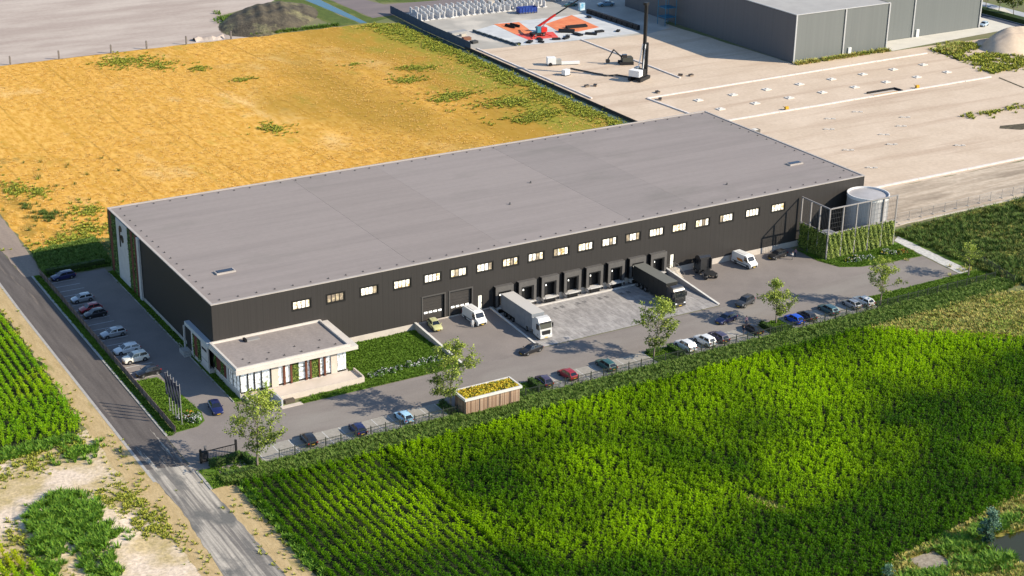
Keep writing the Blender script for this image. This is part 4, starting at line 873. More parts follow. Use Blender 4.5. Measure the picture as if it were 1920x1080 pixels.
# ------------------------------------------------------------------ trees
bark = mat('bark', (0.23, 0.19, 0.15), (0.13, 0.105, 0.085), 3.0, 0.9, 0.5, 8.0, stretch=(1, 1, 0.3))
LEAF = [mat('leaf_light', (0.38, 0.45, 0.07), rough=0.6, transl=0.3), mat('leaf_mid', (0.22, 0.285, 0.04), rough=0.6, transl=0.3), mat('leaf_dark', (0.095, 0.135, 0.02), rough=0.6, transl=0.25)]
def tree(name, label, x, y, hgt, cw, z0, seed, leaves=3400, lsize=0.34, mats=LEAF, group=None, crown_low=0.28, trunk_r=0.16, cat='tree'):
    t = thing(name, label, cat, (x, y, 0), 0, group)
    rng = random.Random(seed); b = MB(); tips = []
    def limb(p, d, ln, r, lv):
        q = p; n = 3
        for i in range(n):
            e = q + d * (ln / n); b.tube(q, e, r * (1 - 0.22 * i), r * (1 - 0.22 * (i + 1)), 5 if lv > 0 else 7, cap=False); q = e
            d = (d + Vector((rng.uniform(-.22, .22), rng.uniform(-.22, .22), rng.uniform(-.05, .2)))).normalized()
            if lv >= 1: tips.append((q.copy(), lv))
        if lv < 3:
            for k in range(3 if lv else 2):
                a = rng.uniform(0, 6.28); s = 0.55 + 0.25 * rng.random()
                nd = (d * 0.6 + Vector((math.cos(a) * s, math.sin(a) * s, rng.uniform(0, .35)))).normalized()
                limb(q, nd, ln * rng.uniform(0.55, 0.8), r * 0.35, lv + 1)
        else: tips.append((q.copy(), 4))
    top = hgt * 0.62
    p = Vector((0, 0, z0)); d = Vector((rng.uniform(-.04, .04), rng.uniform(-.04, .04), 1))
    nseg = 7
    for i in range(nseg):
        e = p + d.normalized() * (hgt * 0.72 / nseg); b.tube(p, e, trunk_r * (1 - i * 0.11), trunk_r * (1 - (i + 1) * 0.11), 7, cap=False); p = e
        d += Vector((rng.uniform(-.08, .08), rng.uniform(-.08, .08), 0))
        hz = p.z / hgt
        if hz > crown_low:
            for k in range(3):
                a = rng.uniform(0, 6.28); el = rng.uniform(0.25, 0.75)
                rad = cw * 0.5 * math.sin(math.pi * min(1, max(0.12, (hz - crown_low + 0.16) / (1.05 - crown_low)))) ** 0.6
                limb(p.copy(), Vector((math.cos(a), math.sin(a), el)).normalized(), rad * rng.uniform(0.5, 0.78), trunk_r * 0.33, 2)
    limb(p.copy(), Vector((0.1, 0, 1)), hgt * 0.16, trunk_r * 0.25, 1)
    b.build('trunk', bark, t, smooth=60)
    rg = np.random.default_rng(seed); C = np.array([q[:] for q, _ in tips])
    k = rg.integers(0, len(C), leaves); cl = rg.normal(0, 1, (len(C), 3)) * 0.18
    P = C[k] + cl[k] + rg.normal(0, 1, (leaves, 3)) * np.array((0.21, 0.21, 0.16)) * (cw / 6.0) ** 0.5
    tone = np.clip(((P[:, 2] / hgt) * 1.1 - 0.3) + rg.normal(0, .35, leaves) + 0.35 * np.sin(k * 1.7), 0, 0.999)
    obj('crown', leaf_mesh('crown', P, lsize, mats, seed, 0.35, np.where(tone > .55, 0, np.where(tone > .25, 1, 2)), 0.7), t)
    return t
tree('tree', 'large leafy tree at the entrance corner by the road', -6.3, -33.2, 11.8, 9.4, 0, 11, 6000, 0.30, trunk_r=0.2, crown_low=0.16)
tree('tree', 'leafy tree in front of the sedum roofed substation', 27.3, -30.6, 11.6, 9.0, 0, 12, 5400, 0.30, trunk_r=0.18, crown_low=0.18)
tree('tree', 'young tree in the planting bed below the loading dock apron', 67.2, -29.6, 10.4, 8.0, 0, 23, 4600, 0.30, crown_low=0.2)
tree('tree', 'small round tree in the bed beside the bright blue car', 94.6, -28.6, 7.8, 6.8, 0, 14, 3600, 0.30, crown_low=0.18)
tree('tree', 'slender tree on the grass behind the white parked cars', 116.6, -31.6, 8.8, 6.8, 0, 25, 2800, 0.30, crown_low=0.24)
tree('tree', 'thin sapling at the end of the gravel path', 142.0, -28.6, 6.2, 5.0, 0, 16, 1400, 0.28, crown_low=0.4)
BLUE = [mat('willow_0', (0.20, 0.33, 0.22), rough=0.6, transl=0.2), mat('willow_1', (0.10, 0.20, 0.13), rough=0.6, transl=0.2), mat('willow_2', (0.03, 0.075, 0.045), rough=0.6, transl=0.2)]
tree('willow', 'upright blue green willow bush standing at the pond edge', 71.6, -101.3, 4.9, 2.6, 0, 17, 2600, 0.26, BLUE, crown_low=0.08, trunk_r=0.09)
tree('willow', 'small blue green willow shoot at the bottom frame edge', 53.0, -101.6, 2.6, 1.6, 0, 18, 500, 0.22, BLUE, crown_low=0.1, trunk_r=0.05)
DKL = [mat('hedge_leaf_0', (0.10, 0.20, 0.02), rough=0.7, transl=0.2), mat('hedge_leaf_1', (0.06, 0.13, 0.014), rough=0.7, transl=0.2), mat('hedge_leaf_2', (0.03, 0.07, 0.008), rough=0.7)]
FGR = [mat('far_leaf_0', (0.22, 0.25, 0.02), rough=0.8), mat('far_leaf_1', (0.09, 0.13, 0.015), rough=0.8), mat('far_leaf_2', (0.045, 0.075, 0.01), rough=0.8)]
for i, (x, y) in enumerate(((321, 146), (321.4, 140), (321, 134), (321.5, 128), (333, 150), (334, 138))):
    tree('street_tree', 'dark street tree along the road behind the grey hall' if 0 else ['first', 'second', 'third', 'fourth', 'fifth', 'last'][i] + ' street tree from the grey hall along the far road', x, y, 9, 6, 0, 300 + i, 900, 0.7, FGR, 'street trees along the far road', 0.4)

# ------------------------------------------------------------------ shrubs and hedges
FLW = mat('flower_white', (0.55, 0.55, 0.54), rough=0.8); FLY = mat('flower_yellow', (0.72, 0.50, 0.03), rough=0.8); FLR = mat('flower_rust', (0.40, 0.12, 0.03), rough=0.8)
def shrub(name, label, x, y, r, hgt, seed, cols, nfl, group, nl=420, z=0.05):
    t = thing(name, label, 'shrub', (x, y, z), 0, group)
    rg = np.random.default_rng(seed); sh = MB()
    for k in range(5):
        a = k * 1.26; sh.tube((0, 0, 0), (0.5 * r * math.cos(a), 0.5 * r * math.sin(a), hgt * 0.6), 0.03, 0.012, 4, cap=False)
    sh.build('stems', bark, t)
    u = rg.normal(size=(nl, 3)); u /= np.linalg.norm(u, axis=1)[:, None]; u[:, 2] = np.abs(u[:, 2])
    P = u * (rg.uniform(.5, 1, nl) ** .5)[:, None] * (r, r, hgt) * (1 + 0.25 * np.sin(u[:, 0] * 5 + seed))[:, None]
    obj('foliage', leaf_mesh('foliage', P, 0.22, DKL, seed, 0.3), t)
    if nfl:
        u = rg.normal(size=(nfl, 3)); u /= np.linalg.norm(u, axis=1)[:, None]; u[:, 2] = np.abs(u[:, 2]) * .8 + .2
        P = u * (r, r, hgt) * 1.06 + (0, 0, 0.05)
        obj('flowers', leaf_mesh('flowers', P, 0.19, cols, seed + 1, 1.0, None if len(cols) > 1 else None, 0.9), t)
    return t
ps = [(21.8, -13.6), (23.1, -13.9), (24.3, -13.3), (25.7, -13.7), (27.0, -13.4), (29.0, -13.2), (30.3, -13.6), (31.6, -13.0), (33.0, -13.4), (34.4, -13.1)]
wd = ['first', 'second', 'third', 'fourth', 'fifth', 'sixth', 'seventh', 'eighth', 'ninth', 'last']
for i, (x, y) in enumerate(ps): shrub('flowering_shrub', wd[i] + ' white flowering shrub from the terrace along the lawn', x, y, 0.6 + 0.12 * (i % 2), 0.75 + 0.12 * (i % 3), 400 + i, [FLW], 34, 'white shrubs along the lawn')
for i, (x, y, c) in enumerate(((126.6, -11.8, [FLW, FLY]), (128.2, -12.6, [FLW]), (129.8, -12.2, [FLW]), (131.4, -12.8, [FLW]), (128.9, -11.2, [FLY, FLW]), (135.6, -12.4, [FLW, FLY]), (137.2, -13.0, [FLW]), (138.6, -13.4, [FLY, FLR]), (139.8, -13.6, [FLR]), (136.6, -11.6, [FLW]))):
    shrub('flowering_shrub', ['yellow and white flowering shrub nearest the tank screen', 'low white shrub in the near tank lawn bed', 'white shrub in the middle of the tank lawn bed', 'white shrub at the right end of the near tank bed', 'yellow tinged shrub at the back of the near tank bed',
        'pale shrub starting the far tank lawn bed', 'white shrub in the far tank lawn bed', 'yellow and rust shrub in the far tank bed', 'rust coloured shrub nearest the gravel path', 'white shrub at the back of the far tank bed'][i], x, y, 0.75, 0.8, 430 + i, c, 44, 'shrubs on the tank lawn')
for i, (x, y, c) in enumerate(((-9.2, -12.6, [FLY, FLR]), (-8.4, -13.6, [FLW]), (-9.6, -14.2, [FLW]), (-8.9, -15.2, [FLW]), (-10.6, -13.2, [FLW]))):
    shrub('flowering_shrub', ['orange yellow shrub behind the flagpoles', 'white shrub nearest the blue car at the flag lawn', 'white shrub in the flag lawn bed', 'white shrub at the flag lawn tip', 'white shrub at the foot of the last flagpole'][i], x, y, 0.75, 0.9, 450 + i, c, 50, 'shrubs on the flag lawn')
def hedge(label, x0, y0, x1, y1, w, hgt, seed, n=900, z=0.03):
    t = thing('hedge', label, 'hedge', ((x0 + x1) / 2, (y0 + y1) / 2, z))
    dx, dy = x1 - x0, y1 - y0; ln = math.hypot(dx, dy); a = math.atan2(dy, dx); t.rotation_euler = (0, 0, a)
    MB().box(-ln / 2 + .1, -w / 2 + .1, 0, ln / 2 - .1, w / 2 - .1, hgt - .1).build('core', green_b, t)
    rg = np.random.default_rng(seed); P = rg.uniform(-1, 1, (n, 3)) * (ln / 2, w / 2, hgt / 2) + (0, 0, hgt / 2)
    k = rg.integers(0, 3, n); s = np.sign(rg.uniform(-1, 1, n))
    P[k == 0, 2] = hgt + rg.normal(0, .05, (k == 0).sum()); P[k == 1, 1] = (s * w / 2)[k == 1] + rg.normal(0, .05, (k == 1).sum()); P[k == 2, 0] = np.where(rg.random((k == 2).sum()) < .3, (s * ln / 2)[k == 2], P[k == 2, 0])
    obj('foliage', leaf_mesh('foliage', P, 0.2, DKL, seed, 0.5), t)
hedge('clipped hedge block beside the substation and its tree', 26.9, -31.9, 26.9, -28.2, 0.9, 1.0, 500, 600)
hedge('clipped hedge block between the substation and the dark parked car', 43.4, -32.0, 43.4, -28.0, 1.0, 1.0, 501, 600)
hedge('clipped hedge left in the bed under the dock tree', 66.9, -28.2, 69.6, -28.2, 1.2, 0.7, 502, 500)
hedge('clipped hedge right in the bed under the dock tree', 71.5, -32.0, 71.5, -28.0, 1.0, 0.9, 503, 600)
hedge('clipped hedge in the bed beside the blue car tree', 91.6, -32.0, 91.6, -28.0, 1.0, 0.9, 504, 600)
hedge('clipped hedge bounding the bins corner along the gate', -12.3, -29.6, -7.2, -29.2, 1.0, 1.1, 505, 800)
hedge('clipped hedge bounding the bins corner beside the entrance tree', -6.9, -29.4, -6.5, -33.2, 0.9, 1.1, 506, 650)
hedge('loose low hedge along the corn side of the bins corner', -11.6, -33.6, -6.9, -33.9, 0.9, 0.7, 507, 600)
hedge('long low dark hedge behind the top left parking bays', -12.0, 56.0, -0.6, 56.2, 1.2, 1.3, 508, 1100)
hedge('yellow green roadside hedge beyond the grey hall', 318.8, 144, 318.8, 100, 3.6, 1.5, 509, 1600)
# ------------------------------------------------------------------ fences
fm = mat('fence_green', (0.035, 0.042, 0.034), rough=0.5)
fn = thing('bar_fence', 'long dark green bar fence between the parking bays and the corn', 'fence')
pb = MB()
for k in range(10): pb.box(k * 0.25 + 0.1, -0.018, 0.08, k * 0.25 + 0.136, 0.018, 1.75)
for z in (0.25, 1.55): pb.box(0.06, -0.028, z, 2.44, 0.028, z + 0.07)
pbm = pb.mesh('fence_panel', fm); pom = MB().box(-0.05, -0.05, 0, 0.05, 0.05, 1.95).mesh('post', fm)
nP = 59
for i in range(nP + 1):
    x = -2.6 + i * 2.5
    obj('post', pom, fn, (x, -32.62, 0))
    if i < nP and not (28.0 < x + 1.25 < 38.6): obj('fence_panel', pbm, fn, (x, -32.62, 0))
rg = np.random.default_rng(41); n_ = 5200
P = np.column_stack([rg.uniform(-2.6, 116, n_), -32.62 + rg.normal(0, 0.12, n_), np.abs(rg.normal(0, 0.55, n_))])
P = P[(P[:, 2] < 1.5) & ((P[:, 0] < 28) | (P[:, 0] > 38.6)) & (np.sin(P[:, 0] * 0.9) + rg.normal(0, .7, n_) > -0.6)]
tag(obj('climber_leaves', leaf_mesh('climber_leaves', P, 0.24, DKL, 41, 0.3), fn), kind='stuff')
f2 = thing('bar_fence', 'short grey bar fence turning away at the right lot corner', 'fence')
for i in range(7):
    obj('post', pom, f2, (146.4 + i * 0.55, -30.0 + i * 2.43 - 6, 0))
    if i < 6: obj('fence_panel', pbm, f2, (146.4 + i * 0.55, -36.0 + i * 2.43, 0), math.atan2(2.43, 0.55))
wf = thing('slat_fence', 'long brown slatted fence between the road verge and parking bays', 'fence')
wsl = [mat('fence_slat_%d' % i, c, tuple(v * .8 for v in c), 2.0, 0.85) for i, c in enumerate(((0.19, 0.13, 0.115), (0.155, 0.105, 0.095), (0.225, 0.16, 0.14)))]
rng = random.Random(6)
slm = [MB().box(-0.03, 0.02, 0, 0.03, 1.83, 0.26).mesh('slat', m) for m in wsl]
pom2 = MB().box(-0.06, -0.06, 0, 0.06, 0.06, 1.3).mesh('post', mat('fence_post_dark', (0.07, 0.055, 0.05)))
for i in range(40):
    y = -17.0 + i * 1.85
    obj('post', pom2, wf, (-12.95, y, 0))
    for k in range(4): obj('slat', slm[rng.randrange(3)], wf, (-12.95, y, 0.1 + k * 0.29))
hf = thing('site_fence', 'row of wire site fence panels on concrete feet beside wild grass', 'fence')
gal = mat('site_fence_wire', (0.30, 0.29, 0.28), rough=0.5)
hp = MB()
for a in (0.03, 3.37): hp.tube((a, 0, 0.05), (a, 0, 2.0), 0.025, n=5)
for z in (0.15, 2.0): hp.tube((0.03, 0, z), (3.37, 0, z), 0.022, n=5)
for k in range(1, 17): hp.box(k * 0.2 - 0.006, -0.006, 0.15, k * 0.2 + 0.006, 0.006, 2.0)
hpm = hp.mesh('fence_panel', gal); ft = MB().box(-0.12, -0.38, 0, 0.12, 0.38, 0.15).mesh('foot', G_kerb)
for i in range(24):
    obj('fence_panel', hpm, hf, (151.0 + i * 3.5, 0.6 + i * 0.08, 0)); obj('foot', ft, hf, (151.0 + i * 3.5, 0.6 + i * 0.08, 0))
MB().box(150.5, -0.9, 0.0, 235, -0.45, 0.12).build('kerb_strip', G_conc, hf)
for i, x in enumerate((23.3, 36.9, 51.9, 62.4, 74.4, 88.3)):
    tag(MB().prism([(-0.2, -0.2), (0.2, -0.2), (0.2, 0.2), (-0.2, 0.2)], 0, 2.4).lathe(0, 0, [(0.17, 2.4), (0.12, 2.6), (0.02, 2.65)], 8).build('fence_post', mat('post_grey', (0.13, 0.115, 0.11), (0.2, 0.18, 0.16), 2.0), None, (x, 215.8, 0)),
        ['first', 'second', 'third', 'fourth', 'fifth', 'last'][i] + ' post from the left along the far edge of the golden field', 'post', 'posts along the far field edge')
hd = thing('hoarding', 'dark blue hoarding along the ditch beside the building site', 'fence')
hb = MB().box(-0.05, 0.01, 0.1, 0.05, 2.95, 2.6).mesh('board', mat('hoarding_blue', (0.025, 0.045, 0.085), (0.035, 0.06, 0.10), 0.6, 0.7)); hbp = MB().box(0.06, -0.06, 0, 0.2, 0.06, 2.5).mesh('post', black)
for i in range(18):
    y = 171 + i * 3.0; x = 144.4 + (0.55 * (i - 9) if i > 9 else 0) * 0.3
    obj('board', hb, hd, (x, y, 0)); obj('post', hbp, hd, (x, y, 0))

# ------------------------------------------------------------------ flags
pole_m = mat('flagpole_grey', (0.34, 0.33, 0.33), rough=0.4, metal=0.3); flag_m = mat('flag_navy', (0.022, 0.026, 0.045), (0.03, 0.034, 0.055), 2.0, 0.8)
wds = ['first', 'second', 'third', 'fourth', 'fifth']
for i in range(5):
    y = -9.4 - i * 1.35
    t = thing('flagpole', wds[i] + ' of five dark banner poles, counted from the parking bays', 'flagpole', (-11.1, y, 0.05), R(-20), 'banner poles on the flag lawn')
    MB().tube((0, 0, 0), (0, 0, 6.9), 0.075, 0.05, 8).box(-0.18, -0.18, 0, 0.18, 0.18, 0.12).build('pole', pole_m, t)
    fl = MB(); rows = []
    for k in range(11):
        z = 6.6 - k * 0.37; w_ = 0.36
        rows.append([(-0.09 - w_ * q / 4, 0.07 * math.sin(k * 0.9 + q * 1.2 + i), z) for q in range(5)])
    fl.ring(rows, 0, False, False); fl.build('banner', flag_m, t, smooth=60)
    MB().tube((0, 0, 6.65), (-0.46, 0, 6.65), 0.03, n=6).build('arm', pole_m, t)

# ------------------------------------------------------------------ gate, bins corner
gt = thing('sliding_gate', 'black sliding entrance gate standing open beside the hedge', 'gate')
MB().box(-13.15, -28.1, 0, -12.85, -27.8, 2.3).build('gate_post', black, gt)
MB().box(-7.5, -27.7, 0, -7.2, -27.4, 2.3).build('gate_post', black, gt)
g = MB().box(-12.8, -28.0, 0.15, -7.55, -27.9, 0.3).box(-12.8, -28.0, 1.75, -7.55, -27.9, 1.87)
for k in range(22): g.box(-12.7 + k * 0.24, -27.97, 0.3, -12.67 + k * 0.24, -27.93, 1.75)
g.build('gate_leaf', black, gt)
MB().box(-12.75, -27.6, 0.0, -11.7, -26.9, 1.5).build('drive_cabinet', mat('cabinet_dark', (0.05, 0.05, 0.055)), gt)
sheet('bins_terrace', rect(-11.6, -32.9, -7.3, -30.3), 0.06, mat('terrace_paving', (0.36, 0.29, 0.25), (0.30, 0.24, 0.21), 2.0, 0.9, grain=3.0))
e_ = thing('entrance_intercom', 'slim dark intercom column leaning beside the open gate', 'intercom', (-11.6, -26.1, 0))
MB().box(-0.12, -0.12, 0, 0.12, 0.12, 1.3).build('column', black, e_); MB().box(-0.16, -0.2, 1.3, 0.16, 0.1, 1.7).build('panel', mat('panel_grey', (0.12, 0.12, 0.13)), e_)
# pot plant on office landing
pp = thing('potted_plant', 'bright green potted plant at the office entrance', 'plant', (4.2, -11.5, 0.72))
MB().lathe(0, 0, [(0.22, 0), (0.3, 0.5), (0.26, 0.5), (0.02, 0.46)], 12).build('pot', mat('pot_dark', (0.05, 0.055, 0.07)), pp)
rg = np.random.default_rng(3); P = rg.normal(0, 1, (160, 3)) * (0.28, 0.28, 0.4) + (0, 0, 1.15)
obj('foliage', leaf_mesh('foliage', P, 0.22, [mat('pot_leaf', (0.30, 0.42, 0.03), rough=0.6, transl=0.3), mat('pot_leaf2', (0.16, 0.26, 0.02), rough=0.6)], 3), pp)
MB().tube((0, 0, 0.4), (0, 0, 1.3), 0.03, n=5).build('stem', bark, pp)
# stair and rails at the far end of the docks
st = thing('dock_stair', 'concrete stair with railings at the far end of the docks', 'stair')
for i in range(6): MB().box(91.3, -1.6 - i * 0.32, 0, 92.9, -1.282 - i * 0.32, 1.2 - i * 0.19).build('step', G_conc, st)
MB().box(91.3, -1.28, 0, 93.4, -0.09, 1.2).build('landing', G_conc, st)
rl = MB()
for x in (91.32, 92.88):
    for y, z in ((-0.2, 1.2), (-1.3, 1.2), (-3.4, 0.1)): rl.tube((x, y, z), (x, y, z + 1.05), 0.03, n=5)
    rl.tube((x, -0.2, 2.25), (x, -1.3, 2.25), 0.03, n=5).tube((x, -1.3, 2.25), (x, -3.4, 1.15), 0.03, n=5)
rl.build('railing', steel, st)
# ------------------------------------------------------------------ vehicles
glass = mat('car_glass', (0.012, 0.015, 0.02), rough=0.06, spec=0.8)
tyre = mat('tyre', (0.018, 0.018, 0.018), rough=0.85); rimm = mat('rim', (0.45, 0.45, 0.46), rough=0.3, metal=0.7)
lampm = mat('head_lamp', (0.75, 0.77, 0.80), rough=0.1, spec=0.8); tailm = mat('tail_lamp', (0.35, 0.01, 0.008), rough=0.2, spec=0.6)
plate = mat('number_plate', (0.70, 0.45, 0.03), rough=0.5); trim = mat('car_trim', (0.02, 0.02, 0.021), rough=0.55)
def paint(name, c, metal=0.0): return mat('paint_' + name, c, rough=0.28, metal=metal, spec=0.5, coat=0.6)
def wheel_mesh(r, w):
    b = MB(); n = 16
    prof = [(r * 0.62, -w / 2), (r * 0.94, -w / 2), (r, -w / 2 + 0.03), (r, w / 2 - 0.03), (r * 0.94, w / 2), (r * 0.62, w / 2)]
    b.ring([[(q * math.cos(2 * math.pi * k / n), y, q * math.sin(2 * math.pi * k / n)) for k in range(n)] for q, y in prof], 0)
    t = b.mesh('wheel', tyre, 40)
    c = MB()
    for s in (-1, 1):
        y = s * (w / 2 + 0.004)
        for k in range(5):
            a = 2 * math.pi * k / 5
            p = [(math.cos(a + d) * q, y, math.sin(a + d) * q) for d, q in ((-0.32, r * 0.60), (0.32, r * 0.60), (0.5, r * 0.12), (-0.5, r * 0.12))]
            c.face(p)
        c.face([(r * 0.16 * math.cos(2 * math.pi * k / 8), y + s * 0.004, r * 0.16 * math.sin(2 * math.pi * k / 8)) for k in range(8)])
    return t, c.mesh('rim', rimm)
WH = {k: wheel_mesh(*v) for k, v in {'car': (0.33, 0.22), 'suv': (0.37, 0.24), 'truck': (0.5, 0.34)}.items()}
KINDS = {
 'hatch': dict(st=[(2.06, .62, .34, .52, .55), (1.98, .78, .24, .62, .66), (1.7, .86, .2, .74, .79), (1.35, .88, .19, .82, .87), (0.95, .89, .19, .90, .96), (0.2, .90, .19, .93, .97), (-0.8, .90, .19, .95, .98), (-1.5, .88, .2, .96, .99), (-1.92, .84, .24, .93, .97), (-2.06, .74, .34, .80, .84)],
               gh=(1.02, 0.28, -1.35, -1.95, 1.47, .80, .60), ax=(1.28, -1.28), wh='car'),
 'sedan': dict(st=[(2.28, .60, .34, .52, .55), (2.18, .78, .24, .62, .66), (1.85, .87, .2, .72, .77), (1.45, .89, .19, .80, .85), (1.0, .90, .19, .88, .94), (0.2, .91, .19, .91, .95), (-0.8, .91, .19, .93, .97), (-1.5, .90, .2, .95, 1.01), (-2.0, .86, .24, .94, 1.0), (-2.25, .78, .34, .86, .92), (-2.3, .70, .4, .7, .74)],
               gh=(1.05, 0.25, -0.95, -1.75, 1.42, .80, .58), ax=(1.4, -1.38), wh='car'),
 'wagon': dict(st=[(2.3, .62, .34, .54, .57), (2.2, .80, .24, .66, .70), (1.85, .88, .2, .76, .81), (1.45, .90, .19, .84, .89), (1.0, .91, .19, .92, .98), (0.2, .92, .19, .94, .98), (-0.8, .92, .19, .96, 1.0), (-1.6, .91, .2, .97, 1.0), (-2.1, .87, .24, .95, .99), (-2.3, .78, .34, .82, .86)],
               gh=(1.08, 0.3, -1.75, -2.2, 1.48, .82, .62), ax=(1.42, -1.4), wh='car'),
 'suv': dict(st=[(2.25, .66, .42, .70, .74), (2.15, .84, .3, .84, .89), (1.8, .92, .26, .95, 1.0), (1.4, .94, .25, 1.0, 1.06), (1.0, .95, .25, 1.05, 1.11), (0.2, .96, .25, 1.07, 1.11), (-0.8, .96, .25, 1.09, 1.13), (-1.6, .95, .26, 1.1, 1.14), (-2.1, .90, .3, 1.06, 1.1), (-2.26, .82, .42, .9, .94)],
             gh=(1.05, 0.35, -1.7, -2.12, 1.72, .85, .66), ax=(1.36, -1.36), wh='suv'),
}
CM = {}
def quad_on(b, p, inset=(0.08, 0.08), off=0.012, u0=0.0, u1=1.0):
    # p: 4 corners (bottom-left, bottom-right, top-right, top-left); a pane lying just proud of that face
    p = [Vector(q) for q in p]; n = (p[1] - p[0]).cross(p[3] - p[0]).normalized() * off
    f = lambda u, v: (p[0] * (1 - u) + p[1] * u) * (1 - v) + (p[3] * (1 - u) + p[2] * u) * v + n
    a, c = u0 + inset[0], u1 - inset[0]; d, e = inset[1], 1 - inset[1]
    return b.face([f(a, d), f(c, d), f(c, e), f(a, e)])
def car_meshes(kind):
    if kind in CM: return CM[kind]
    K = KINDS[kind]; b = MB(); rings = []
    for x, w, zl, zb, zt in K['st']:
        h_ = [(0.0, zl), (w * .88, zl), (w * .98, zl + .1), (w, (zl + zb) / 2), (w * .985, zb - .05), (w * .93, zb), (w * .55, zt), (0.0, zt + .015)]
        rings.append([(x, y, z) for y, z in h_] + [(x, -y, z) for y, z in reversed(h_[1:-1])])
    b.ring(rings)
    xf, xr1, xr2, xb, zr_, wb, wr = K['gh']
    zf = min(s[4] for s in K['st'] if abs(s[0] - xf) < .3) - .06; zb_ = max(s[4] for s in K['st'] if abs(s[0] - xb) < .4) - .06
    zl = lambda x: zf + (zb_ - zf) * (xf - x) / (xf - xb)
    base = {s: [(xf, s * wb, zf), (xb, s * wb * .97, zb_)] for s in (-1, 1)}
    roof = {s: [(xr1, s * wr, zr_ - .04), ((xr1 + xr2) / 2, s * wr * 1.02, zr_), (xr2, s * wr * .97, zr_ - .05)] for s in (-1, 1)}
    for s in (-1, 1):
        pts = [base[s][0], base[s][1], roof[s][2], roof[s][1], roof[s][0]]
        b.face(pts if s < 0 else pts[::-1])
    b.face([base[-1][0], base[1][0], roof[1][0], roof[-1][0]]); b.face([base[1][1], base[-1][1], roof[-1][2], roof[1][2]])
    mid = [((p[0] + q[0]) / 2, 0, (p[2] + q[2]) / 2 + .03) for p, q in zip(roof[-1], roof[1])]
    for i in range(2):
        b.face([roof[-1][i], mid[i], mid[i + 1], roof[-1][i + 1]][::-1]); b.face([mid[i], roof[1][i], roof[1][i + 1], mid[i + 1]][::-1])
    body = b.mesh('body', trim, 35)
    out = {'body': body}
    ws = MB(); quad_on(ws, [base[-1][0], base[1][0], roof[1][0], roof[-1][0]], (.05, .06))
    out['windscreen'] = ws.mesh('windscreen', glass)
    rw = MB(); quad_on(rw, [base[1][1], base[-1][1], roof[-1][2], roof[1][2]], (.09, .12)); out['rear_window'] = rw.mesh('rear_window', glass)
    for s, nm in ((1, 'L'), (-1, 'R')):
        for (u0, u1, key) in ((0.0, .47, 'f'), (.47, 1.0, 'r')):
            q = [base[s][0], base[s][1], roof[s][2], roof[s][0]]
            m_ = MB()
            if s < 0: quad_on(m_, [q[1], q[0], q[3], q[2]], (.035, .14), .03, 1 - u1, 1 - u0)
            else: quad_on(m_, q, (.035, .14), .03, u0, u1)
            out['side_' + nm + key] = m_.mesh('side_window', glass)
    x0, w0 = K['st'][1][0], K['st'][1][1]; zb0 = K['st'][1][3]
    for s, nm in ((1, 'L'), (-1, 'R')):
        out['hl' + nm] = MB().ring([[(x0 + .02, s * w0 * .98, zb0 - .13), (x0 + .06, s * w0 * .62, zb0 - .13), (x0 + .0, s * w0 * .62, zb0 + .02), (x0 - .05, s * w0 * .97, zb0 + .02)], [(x0 - .25, s * (w0 + .06), zb0 - .1), (x0 - .2, s * w0 * .62, zb0 - .1), (x0 - .22, s * w0 * .62, zb0 + .045), (x0 - .28, s * (w0 + .02), zb0 + .045)]]).mesh('headlight', lampm)
        xe, we, ze = K['st'][-2][0], K['st'][-2][1], K['st'][-2][3]
        xl = K['st'][-1][0]
        out['tl' + nm] = MB().box(xl - .02, min(s * we * .62, s * we * .97), ze - .24, xe + .1, max(s * we * .62, s * we * .97), ze - .06).mesh('tail_light', tailm)
        out['mr' + nm] = MB().ring([[(xf - .18, s * (wb + .08), zf + .08), (xf - .18, s * (wb + .26), zf + .1), (xf - .18, s * (wb + .26), zf + .24), (xf - .18, s * (wb + .08), zf + .22)], [(xf - .06, s * (wb + .1), zf + .1), (xf - .06, s * (wb + .22), zf + .11), (xf - .06, s * (wb + .22), zf + .2), (xf - .06, s * (wb + .1), zf + .2)]]).mesh('door_mirror', trim)
    xs = K['st'][0][0]; out['bumper'] = MB().box(xs - .14, -.5, .24, xs + .03, .5, .42).mesh('grille', trim)
    out['bumper_r'] = MB().box(K['st'][-1][0] - .03, -.62, .26, K['st'][-1][0] + .12, .62, .44).mesh('rear_bumper', trim)
    out['plate'] = MB().box(xs + .031, -.26, .30, xs + .045, .26, .40).mesh('number_plate', plate)
    out['plate_r'] = MB().box(K['st'][-1][0] - .045, -.26, .5, K['st'][-1][0] - .031, .26, .61).mesh('number_plate', plate)
    r = 0.33 if K['wh'] == 'car' else 0.37
    ar = MB()
    for s in (-1, 1):
        for ax in K['ax']:
            y = s * (K['st'][4][1] + .004); n = 12
            p = [(ax + (r + .07) * math.cos(math.pi * k / n), y, r + (r + .07) * math.sin(math.pi * k / n)) for k in range(n + 1)] + [(ax - r - .07, y, .2), (ax + r + .07, y, .2)]
            ar.face(p if s < 0 else p[::-1])
    out['arch'] = ar.mesh('wheel_arch', trim)
    CM[kind] = out; return out
def car(label, kind, col, x, y, hdg, z=0.05, group=None, roof_col=None):
    K = KINDS[kind]; ms = car_meshes(kind)
    t = thing('car', label, 'car', (x, y, z), R(hdg), group)
    t.scale = (0.97, 0.97, 0.97)
    for k, me in ms.items():
        o = obj(me.name.split('.')[0], me, t)
        if k == 'body' or k.startswith('mr'):
            o.material_slots[0].link = 'OBJECT'; o.material_slots[0].material = col
    wt, wr = WH[K['wh']]; r = 0.33 if K['wh'] == 'car' else 0.37
    for ax in K['ax']:
        for s in (-1, 1):
            w_ = obj('wheel', wt, t, (ax, s * (K['st'][4][1] - .09), r)); obj('rim', wr, w_)
    return t
